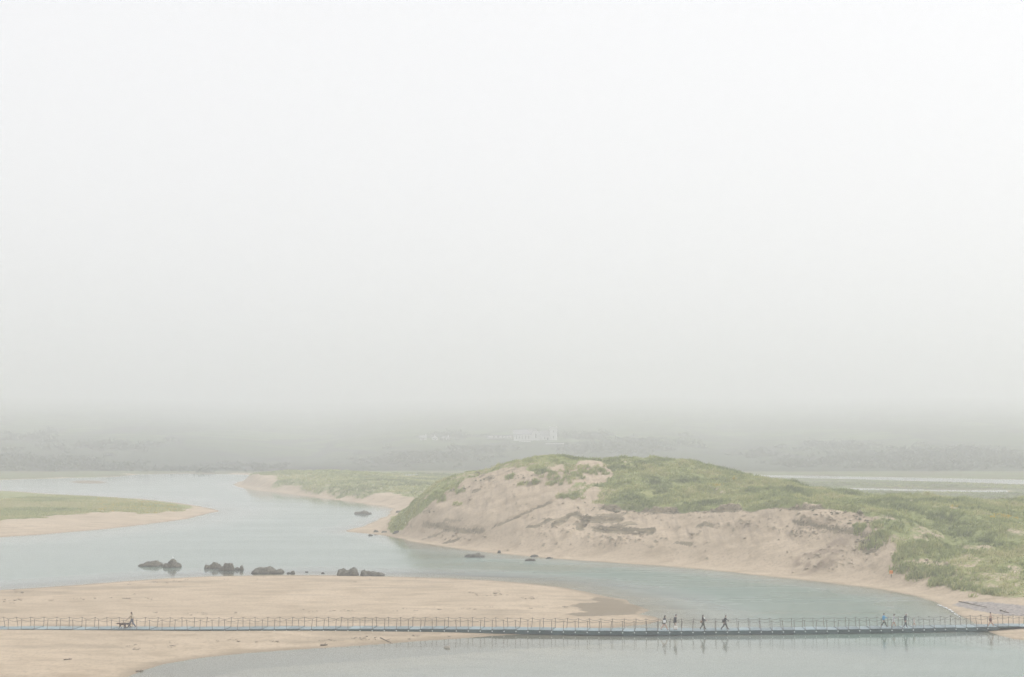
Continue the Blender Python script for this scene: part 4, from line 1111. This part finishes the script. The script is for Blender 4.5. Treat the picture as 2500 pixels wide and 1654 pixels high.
p9 = person(2231.5, 1529.8, .98, 1, 'toddler in white top just ahead of the grey-haired man', white, SKIN, SKIN, brownh, .0, .17, .03, .0, .0, .4, [(.06, .05, .02), (-.05, -.03, 0)], skirt=(white, .42, 1.1))
p10 = person(2418.5, 1529.8, 1.58, 1, 'bare-chested boy in dark red shorts near the right end', SKIN, maroon, SKIN, darkh, .0, .20, .01, .0, .36, .0, [(.11, .10, .05), (-.10, -.03, .02)], skirt=(maroon, .40, .95))
# things they carry
def bag(at_person, x, y, z, s, m, label, strap_to, cat='bag', name='bag', round_=False):
    t_, loc, H = at_person
    f = 1 if abs(t_.rotation_euler.z) < .1 else -1
    b = thing(name, (loc[0] + f * x, loc[1] + f * y, loc[2] + z), rz=t_.rotation_euler.z, label=label, cat=cat)
    bm = bmesh.new()
    if round_: add_lathe(bm, [(-s[2] / 2, s[0] * .3, s[1] * .3, 0, 0), (-s[2] * .3, s[0] * .48, s[1] * .5, 0, 0), (.1 * s[2], s[0] * .5, s[1] * .5, 0, 0), (s[2] / 2, s[0] * .3, s[1] * .35, 0, 0)], 12)
    else:
        add_box(bm, (0, 0, 0), s, bevel=min(s) * .25)
    obj('bag_body', bm, m, b, round_)
    bm = bmesh.new(); q = Vector(strap_to) - Vector((x, y, z)); top_ = s[2] / 2
    add_tube(bm, [(-s[0] * .4, 0, top_ * .8), (q.x * .7 - s[0] * .2, q.y * .8, q.z * .7), (q.x, q.y, q.z), (q.x * .7 + s[0] * .25, q.y * .8, q.z * .7), (s[0] * .4, 0, top_ * .8)], .012, 5)
    obj('strap', bm, m, b)
bag(p2, .03, -.24, .95, (.30, .10, .30), white, 'square white shoulder bag on the woman in grey skirt', (.08, -.13, 1.28))
bag(p3, .08, -.17, .30, (.42, .16, .36), simple('cream_cloth', (.74, .72, .66)), 'large white beach bag hanging low beside the man in khaki shorts', (.10, -.20, .82))
bag(p4, -.16, -.17, .86, (.26, .16, .26), brown_bag, 'brown shoulder bag on the long-haired woman', (-.02, -.12, 1.26), round_=True)
bag(p5, -.17, -.10, .93, (.20, .22, .34), char, 'dark slung bag on the striding dark-clothed walker', (.06, -.10, 1.26))
# the carried child
t_, loc, H = p4
c = thing('person', (loc[0] + .17, loc[1] - .06, loc[2] + .74), rz=math.pi * .75, group='walkers on the footbridge', label='small child in white hat and red shoes carried in the woman\'s arms', cat='person')
Jc = [(0, 0, .16), (0, 0, .26), (0, 0, .36), (0, 0, .41), (0, 0, .47), (0, 0, .52), (.02, .05, .13), (.11, .07, .06), (.10, .07, -.05), (.14, .07, -.07), (.02, -.05, .13), (.11, -.07, .06), (.10, -.07, -.05), (.14, -.07, -.07),
      (0, .08, .33), (.06, .10, .24), (.12, .06, .24), (.15, .05, .25), (0, -.08, .33), (.06, -.10, .24), (.12, -.06, .24), (.15, -.05, .25)]
Ec = [(0, 1), (1, 2), (2, 3), (3, 4), (4, 5), (0, 6), (6, 7), (7, 8), (8, 9), (0, 10), (10, 11), (11, 12), (12, 13), (2, 14), (14, 15), (15, 16), (16, 17), (2, 18), (18, 19), (19, 20), (20, 21)]
Rc = [.06, .06, .06, .03, .065, .05, .045, .035, .025, .025, .045, .035, .025, .025, .03, .025, .02, .018, .03, .025, .02, .018]
skin_body('body', Jc, Ec, Rc, c, [greyskirt, greyskirt, redc, SKIN], lambda q, Jn: (2 if int(np.argmin(((Jn - q) ** 2).sum(1))) in (9, 13, 8, 12) else 3 if int(np.argmin(((Jn - q) ** 2).sum(1))) in (3, 4, 5, 17, 21) else 0))
bm = bmesh.new(); add_lathe(bm, [(.47, .10, .10, 0, 0), (.485, .085, .085, 0, 0), (.53, .08, .08, 0, 0), (.565, .055, .055, 0, 0), (.58, .015, .015, 0, 0)], 12); obj('hat', bm, white, c, True)

# ------------------------------------------------------------------ the two dogs and their leads
fur1, fur2 = simple('dark_brown_fur', (.085, .052, .038), .9, .25, 20), simple('grizzled_fur', (.10, .078, .066), .9, .4, 14)
def dog(u, v, s, fur, label, head_low=.0, ph=0.0, chest=None):
    loc = at_plane(u, v, .50)
    t = thing('dog', loc, rz=math.pi, label=label, cat='dog')
    J = [(0, 0, .50), (.20, 0, .47), (-.22, 0, .52), (-.33, 0, .50), (.32, 0, .56), (.42, 0, .64 - head_low), (.52, 0, .66 - head_low), (.62, 0, .63 - head_low), (.69, 0, .62 - head_low),
         (-.42, 0, .50), (-.56, 0, .44), (-.68, 0, .46)]
    R = [(.115, .13), (.13, .15), (.10, .11), .09, .10, .075, .075, .045, .032, .04, .035, .018]
    E = [(0, 1), (0, 2), (2, 3), (1, 4), (4, 5), (5, 6), (6, 7), (7, 8), (3, 9), (9, 10), (10, 11)]
    for sd, fx in ((1, .10 + ph), (-1, -.06 - ph)):
        b = len(J); J += [(.24, sd * .085, .40), (.22 + fx * .3, sd * .08, .24), (.22 + fx, sd * .08, .05), (.27 + fx, sd * .08, .025)]
        R += [.065, .036, .026, .03]; E += [(1, b), (b, b + 1), (b + 1, b + 2), (b + 2, b + 3)]
    for sd, fx in ((1, -.10), (-1, .10)):
        b = len(J); J += [(-.28, sd * .08, .42), (-.22 + fx * .4, sd * .085, .30), (-.38 + fx * .9, sd * .08, .18), (-.33 + fx, sd * .08, .05), (-.28 + fx, sd * .08, .025)]
        R += [.08, .06, .032, .026, .03]; E += [(3, b), (b, b + 1), (b + 1, b + 2), (b + 2, b + 3), (b + 3, b + 4)]
    J = [tuple(np.array(j) * s) for j in J]; R = [tuple(q * s for q in r_) if isinstance(r_, tuple) else r_ * s for r_ in R]
    skin_body('body', J, E, R, t, [fur, chest or fur], lambda c, Jn: 1 if (c[0] > .20 * s and c[2] < .46 * s and c[2] > .30 * s) else 0)
    for sd in (-1, 1):
        bm = bmesh.new(); add_lathe(bm, [tuple(q * s for q in p) for p in ((.56 - head_low, .03, .012, .49, sd * .085), (.63 - head_low, .045, .016, .49, sd * .08), (.70 - head_low, .025, .02, .49, sd * .06))], 8)
        obj('ear', bm, fur, t, True)
    bm = bmesh.new(); bmesh.ops.create_icosphere(bm, subdivisions=2, radius=.02 * s, matrix=Matrix.Translation(Vector((.72, 0, .63 - head_low)) * s)); obj('nose', bm, blk, t, True)
    bm = bmesh.new(); add_lathe(bm, [tuple(q * s for q in p) for p in ((.575 - head_low * .6, .085, .085, .385, 0), (.60 - head_low * .6, .085, .085, .395, 0))], 12); obj('collar', bm, redc, t)
    return loc, s, head_low
d1 = dog(298.5, 1535.3, 1.0, fur1, 'dark brown dog in front, head lowered, on a lead', .08, .03)
d2 = dog(310.5, 1534.3, 1.0, fur2, 'brown dog with paler chest, walking beside the woman in jeans', .12, -.04, simple('pale_chest_fur', (.30, .27, .24)))
hand = (p1[1][0] - (.045 * .9 + .10 + .10 + .03) * 1.76, p1[1][1] - .20, p1[1][2] + .56 * 1.76)
for (dl, s_, hl_), lab in ((d1, 'dark thin lead running from hand to the front dog'), (d2, 'dark thin lead running from hand to the rear dog')):
    tgt = (dl[0] - .36 * s_, dl[1], dl[2] + .62 - hl_ * .6)
    h3 = np.array(hand); t3 = np.array(tgt); bm = bmesh.new()
    add_tube(bm, [h3 + (t3 - h3) * q - np.array([0, 0, .25 * q * (1 - q)]) for q in np.linspace(0, 1, 6)], .010, 5)
    tag(obj('dog_lead', bm, blk), lab, 'dog lead')

# ------------------------------------------------------------------ far church and houses in the fog
M_WHITE, M_SLATE, M_GLASS, M_FLAT = simple('white_render', (.66, .66, .65), .8, .04), simple('grey_slate', (.30, .30, .31), .7), simple('dark_window', (.16, .165, .17), .2), simple('flat_roof', (.13, .13, .13))
def gable(parent, x0, x1, y0, y1, h, rh, along='x', roof=M_SLATE, wallm=M_WHITE, wname='wall', rname='roof'):
    bm = bmesh.new()
    if along == 'x':
        pr = [(y0, -3), (y1, -3), (y1, h), ((y0 + y1) / 2, h + rh), (y0, h)]
        A_ = [bm.verts.new((x0, a, b)) for a, b in pr]; B_ = [bm.verts.new((x1, a, b)) for a, b in pr]
    else:
        pr = [(x0, -3), (x1, -3), (x1, h), ((x0 + x1) / 2, h + rh), (x0, h)]
        A_ = [bm.verts.new((a, y0, b)) for a, b in pr]; B_ = [bm.verts.new((a, y1, b)) for a, b in pr]
    n = 5
    bm.faces.new(A_); bm.faces.new(B_[::-1])
    for i in range(n): bm.faces.new((A_[i], A_[(i + 1) % n], B_[(i + 1) % n], B_[i]))
    bmesh.ops.recalc_face_normals(bm, faces=bm.faces)
    obj(wname, bm, wallm, parent)
    ov = .35
    rf = bmesh.new()
    for sg in (0, 1):
        if along == 'x':
            ym = (y0 + y1) / 2; ye = (y0 - ov) if sg == 0 else (y1 + ov); hh2 = h - ov * rh / ((y1 - y0) / 2)
            q = [(x0 - ov, ye, hh2 + .05), (x1 + ov, ye, hh2 + .05), (x1 + ov, ym, h + rh + .05), (x0 - ov, ym, h + rh + .05)]
        else:
            xm = (x0 + x1) / 2; xe = (x0 - ov) if sg == 0 else (x1 + ov); hh2 = h - ov * rh / ((x1 - x0) / 2)
            q = [(xe, y0 - ov * .3, hh2 + .05), (xe, y1 + ov, hh2 + .05), (xm, y1 + ov, h + rh + .05), (xm, y0 - ov * .3, h + rh + .05)]
        lo_ = [rf.verts.new(p) for p in q]; up_ = [rf.verts.new((p[0], p[1], p[2] + .18)) for p in q]
        rf.faces.new(lo_[::-1]); rf.faces.new(up_)
        for i in range(4): rf.faces.new((lo_[i], lo_[(i + 1) % 4], up_[(i + 1) % 4], up_[i]))
    bmesh.ops.recalc_face_normals(rf, faces=rf.faces)
    return obj(rname, rf, roof, parent)
def window(parent, x, z_, w, h, y, name='window', m=M_GLASS):
    bm = bmesh.new(); add_box(bm, (x, y - .03, z_), (w, .12, h)); fr_ = obj(name, bm, M_WHITE, parent)
    bm = bmesh.new(); add_box(bm, (x, y - .10, z_), (w * .8, .04, h * .88)); obj('pane', bm, m, fr_)
g = at_ground(1303, 1076.5); k = ppm(g[1])
CH = thing('church', g, label='white church with square tower and tall gable, faint in the fog', cat='church')
px2 = lambda u: (u - 1303) / k
gable(CH, px2(1254), px2(1299), 0, 9, 14.5 / k, 11 / k, 'x', wname='nave_wall', rname='nave_roof')
gable(CH, px2(1298), px2(1317.5), -1.2, 9, 17 / k, 11 / k, 'y', wname='gable_wing', rname='gable_roof')
gable(CH, px2(1317), px2(1343), 1.0, 8, 13 / k, 9 / k, 'x', wname='porch_wall', rname='porch_roof')
bm = bmesh.new(); tw = px2(1360) - px2(1342); th_ = 32 / k
add_box(bm, ((px2(1360) + px2(1342)) / 2, tw / 2, th_ / 2 - 1.5), (tw, tw, th_ + 3)); TW = obj('tower', bm, M_WHITE, CH)
bm = bmesh.new(); add_box(bm, ((px2(1360) + px2(1342)) / 2, tw / 2, th_ + .12), (tw + .4, tw + .4, .3)); obj('parapet', bm, M_WHITE, TW)
for q in (0, 1):
    for r2 in (0, 1):
        bm = bmesh.new(); add_box(bm, (px2(1342) + .35 + q * (tw - .7), .35 + r2 * (tw - .7), th_ + .6), (.7, .7, .9), bevel=.1); obj('pinnacle', bm, M_WHITE, TW)
for u in (1261, 1268, 1275, 1283, 1291): window(CH, px2(u), 7.5 / k, .7, 9 / k, 0)
window(CH, px2(1308), 11 / k, 1.4, 11 / k, -1.2); window(CH, px2(1351), 22 / k, 1.1, 6 / k, 0); window(CH, px2(1351), 8 / k, 1.1, 7 / k, 0); window(CH, px2(1330), 6 / k, 1.0, 6 / k, 1.0)
bm = bmesh.new(); add_box(bm, (px2(1337), .9, 3.5 / k), (1.5, .14, 7 / k)); dr = obj('door', bm, M_FLAT, CH)
g = at_ground(1220, 1072); k = ppm(g[1])
B = thing('long_building', g, label='long low flat-roofed building with pale panels left of the church', cat='building')
W_ = 62 / k
bm = bmesh.new(); add_box(bm, (0, 4, 8 / k / 2 - 1), (W_, 8, 8 / k + 2)); obj('wall', bm, simple('grey_render', (.30, .30, .29)), B)
bm = bmesh.new(); add_box(bm, (0, 3.9, 8 / k + .2), (W_ + .8, 8.8, .4)); obj('roof', bm, M_FLAT, B)
for u, w in ((-22, 11), (-9, 5), (2, 6), (11, 5), (19, 6), (26, 5)):
    bm = bmesh.new(); add_box(bm, (u / k, -.06, 4.4 / k), (w / k, .14, 4.6 / k)); pn = obj('panel', bm, M_WHITE, B)
for u in (-15, -4, 6.5, 15): window(B, u / k, 4.6 / k, 3 / k, 3 / k, 0)
for (u, v, w, h, rh, al, lab) in ((1033, 1075, 16, 6, 5, 'x', 'white gabled house farthest left of the group in the fog'), (1062, 1074.5, 14, 5, 5, 'y', 'small white house in the middle of the group in the fog'),
                                  (1087, 1076, 16, 4, 4, 'x', 'low white cottage right of the group in the fog')):
    g = at_ground(u, v); k = ppm(g[1])
    B = thing('cottage', g, rz=random.uniform(-.2, .2), label=lab, cat='house', group='white houses in the fog')
    rf_ = gable(B, -w / k / 2, w / k / 2, 0, 6, h / k, rh / k, al)
    bm = bmesh.new(); add_box(bm, (w / k * .38 if al == 'x' else 0, 3, (h + rh) / k + .5), (.8, .8, 1.6)); obj('chimney', bm, M_WHITE, rf_)
    for q in (-.28, .28): window(B, q * w / k, h / k * .55, .9, 1.0, 0)
    bm = bmesh.new(); add_box(bm, (0, -.05, .9), (.95, .12, 2.0)); obj('door', bm, M_FLAT, B)
def low_wall(u0, u1, v, h, label):
    a, b = at_ground(u0, v), at_ground(u1, v)
    t = thing('garden_wall', (a + b) / 2, rz=math.atan2(b[1] - a[1], b[0] - a[0]), label=label, cat='wall')
    L = np.linalg.norm((b - a)[:2])
    bm = bmesh.new(); add_box(bm, (0, 0, h / 2 - .8), (L, .4, h + 1.6)); obj('wall_body', bm, M_WHITE, t)
    bm = bmesh.new(); add_box(bm, (0, 0, h + .06), (L + .1, .5, .12)); obj('coping', bm, M_WHITE, t)
low_wall(1268, 1295, 1080, .8, 'short white wall on the slope below the church nave')
low_wall(1332, 1378, 1085, .5, 'thin white wall running right below the church tower')
# small pond on the headland field
g = at_ground(1000, 1162.5); k = ppm(g[1])
bm = bmesh.new(); n = 20
vv2 = [bm.verts.new(((21 / k) * math.cos(a) * (1 + .12 * math.sin(3 * a)), 14 * math.sin(a) * (1 + .15 * math.cos(2 * a)), 0)) for a in [2 * math.pi * i / n for i in range(n)]]
bm.faces.new(vv2)
po = obj('pond_water', bm, MAT_W); po.location = (g[0], g[1], max(ground_z(g[0] + a, g[1] + b) for a in (-4, 0, 4) for b in (-10, 0, 10)) + .02)
tag(po, 'small bright pond on the green field behind the headland', kind='structure')


# thin line of foam where the current meets the right-hand beach
fp_ = [(2290, 1477), (2302, 1481), (2315, 1487), (2326, 1494), (2336, 1501), (2347, 1510)]
bm = bmesh.new()
for i in range(34):
    q = random.random() * (len(fp_) - 1); k = min(int(q), len(fp_) - 2); r0 = q - k
    c = at_plane(fp_[k][0] * (1 - r0) + fp_[k + 1][0] * r0 + random.gauss(0, 1), fp_[k][1] * (1 - r0) + fp_[k + 1][1] * r0 + random.gauss(0, .5), .03)
    bmesh.ops.create_icosphere(bm, subdivisions=1, radius=1.0, matrix=Matrix.Translation(c) @ Matrix.Diagonal((random.uniform(.08, .22), random.uniform(.1, .35), .03, 1)))
tag(obj('foam', bm, simple('white_foam', (.82, .82, .8), .9), smooth=True), 'thin white line of foam along the right-hand beach', kind='stuff')


# wrack: small dark bits of weed left along the tide lines of the sandbank
Vv, Ff = [], []
lines = [[(0, 1447), (300, 1426), (600, 1411), (900, 1414), (1200, 1424), (1330, 1436)], [(350, 1500), (700, 1492), (1100, 1488), (1400, 1480)], [(300, 1585), (500, 1572), (900, 1560), (1150, 1553)],
         [(1140, 1452), (1220, 1450), (1300, 1462)], [(-20, 1470), (250, 1462), (500, 1458)]]
for ln in lines:
    for _ in range(42):
        q = random.random() * (len(ln) - 1); k = min(int(q), len(ln) - 2); r0 = q - k
        if vnoise(np.array([q * 7.]), np.array([ln[0][1] * 1.]), 5)[0] < .45: continue
        g = at_ground(ln[k][0] * (1 - r0) + ln[k + 1][0] * r0 + random.gauss(0, 6), ln[k][1] * (1 - r0) + ln[k + 1][1] * r0 + random.gauss(0, 3.0))
        if g[2] < .05: continue
        for _ in range(5):
            c = g + np.array([random.gauss(0, .22), random.gauss(0, .22), .01]); L = random.uniform(.05, .22); a = random.uniform(0, 6.3); b0 = len(Vv)
            d = np.array([math.cos(a), math.sin(a), 0]) * L; e_ = np.array([-math.sin(a), math.cos(a), 0]) * L * .3
            Vv += [c - d, c + e_ + np.array([0, 0, .05]), c + d, c - e_ + np.array([0, 0, .03])]; Ff.append((b0, b0 + 1, b0 + 2, b0 + 3))
tag(mesh_np('tide_wrack', Vv, Ff, simple('dry_weed', (.20, .165, .115), .9, .3), smooth=False), 'scattered dark bits of dry weed along the tide lines of the sandbank', kind='stuff')

# slumped clods and crumbs of sand below the scarps, turf blocks fallen from the cliff edge
def clods(name, rows, size, mat, label):
    base = [(1, 0, 0), (-1, 0, 0), (0, 1, 0), (0, -1, 0), (0, 0, 1), (0, 0, -1)]
    fcs = [(0, 2, 4), (2, 1, 4), (1, 3, 4), (3, 0, 4), (2, 0, 5), (1, 2, 5), (3, 1, 5), (0, 3, 5)]
    bb = np.array(base, float); Vv, Ff = [], []
    for (uc, vc, ru, rv, n) in rows:
        for _ in range(int(n * .42)):
            u, v = random.gauss(uc, ru * .5), random.gauss(vc, rv * .5)
            g = at_ground(u, v)
            if g[2] < .3 or g[1] > 300 or ground_z(g[0], g[1], GG) > .6: continue
            s_ = size * math.exp(random.gauss(-.2, .5))
            R3 = np.array(Matrix.Rotation(random.uniform(0, 6.3), 3, 'Z'))
            b0 = len(Vv)
            Vv.extend(((bb * (1 + rng.normal(0, .22, (6, 1))) * np.array([1.2, .8, .6]) * s_) @ R3.T + g + np.array([0, 0, s_ * .2])).tolist())
            Ff.extend([tuple(q + b0 for q in f) for f in fcs])
    return tag(mesh_np(name, Vv, Ff, mat, smooth=False), label, kind='stuff')
clods('sand_clods', [(1500, 1312, 120, 22, 190), (1470, 1280, 70, 26, 150), (1560, 1306, 70, 8, 70), (1340, 1285, 90, 24, 120), (1800, 1282, 110, 16, 130), (1965, 1300, 90, 18, 150), (2050, 1270, 80, 18, 150), (2010, 1362, 110, 40, 260),
                     (1110, 1306, 110, 18, 130), (1700, 1262, 300, 12, 220), (1250, 1240, 150, 40, 90), (2120, 1335, 60, 24, 120), (1180, 1185, 100, 20, 90), (1650, 1330, 300, 30, 130), (2240, 1390, 60, 26, 60)],
      .17, simple('damp_sand_clods', (.37, .305, .215), .95, .2), 'crumbled clods of damp sand strewn over the dune face')
clods('turf_blocks', [(1470, 1244, 40, 6, 26), (1550, 1252, 80, 6, 40), (1700, 1250, 160, 5, 50), (1880, 1244, 120, 5, 50), (2040, 1254, 90, 8, 60), (2100, 1275, 50, 16, 50), (2120, 1330, 40, 20, 40), (1300, 1165, 50, 16, 40), (1180, 1168, 60, 10, 40), (1100, 1198, 40, 10, 30),
                      (1040, 1246, 30, 12, 24), (1435, 1250, 20, 20, 30)],
      .26, simple('fallen_turf', (.21, .185, .115), .95, .35), 'dark turf blocks fallen from the eroded dune edge')
# ------------------------------------------------------------------ haze
bm = bmesh.new(); add_box(bm, (0, 2950, 120), (13600, 7300, 256))
hm = bpy.data.materials.new('fog'); hm.use_nodes = True
hn = hm.node_tree; hn.nodes.clear()
ho = hn.nodes.new('ShaderNodeOutputMaterial'); pv = hn.nodes.new('ShaderNodeVolumePrincipled')
pv.inputs['Color'].default_value = (.989, .992, 1.0, 1); pv.inputs['Density'].default_value = HAZE_DENSITY
pv.inputs['Anisotropy'].default_value = 0.25
hn.links.new(pv.outputs[0], ho.inputs['Volume'])
tag(obj('haze', bm, hm), 'even pale sea fog filling the whole valley', kind='stuff')
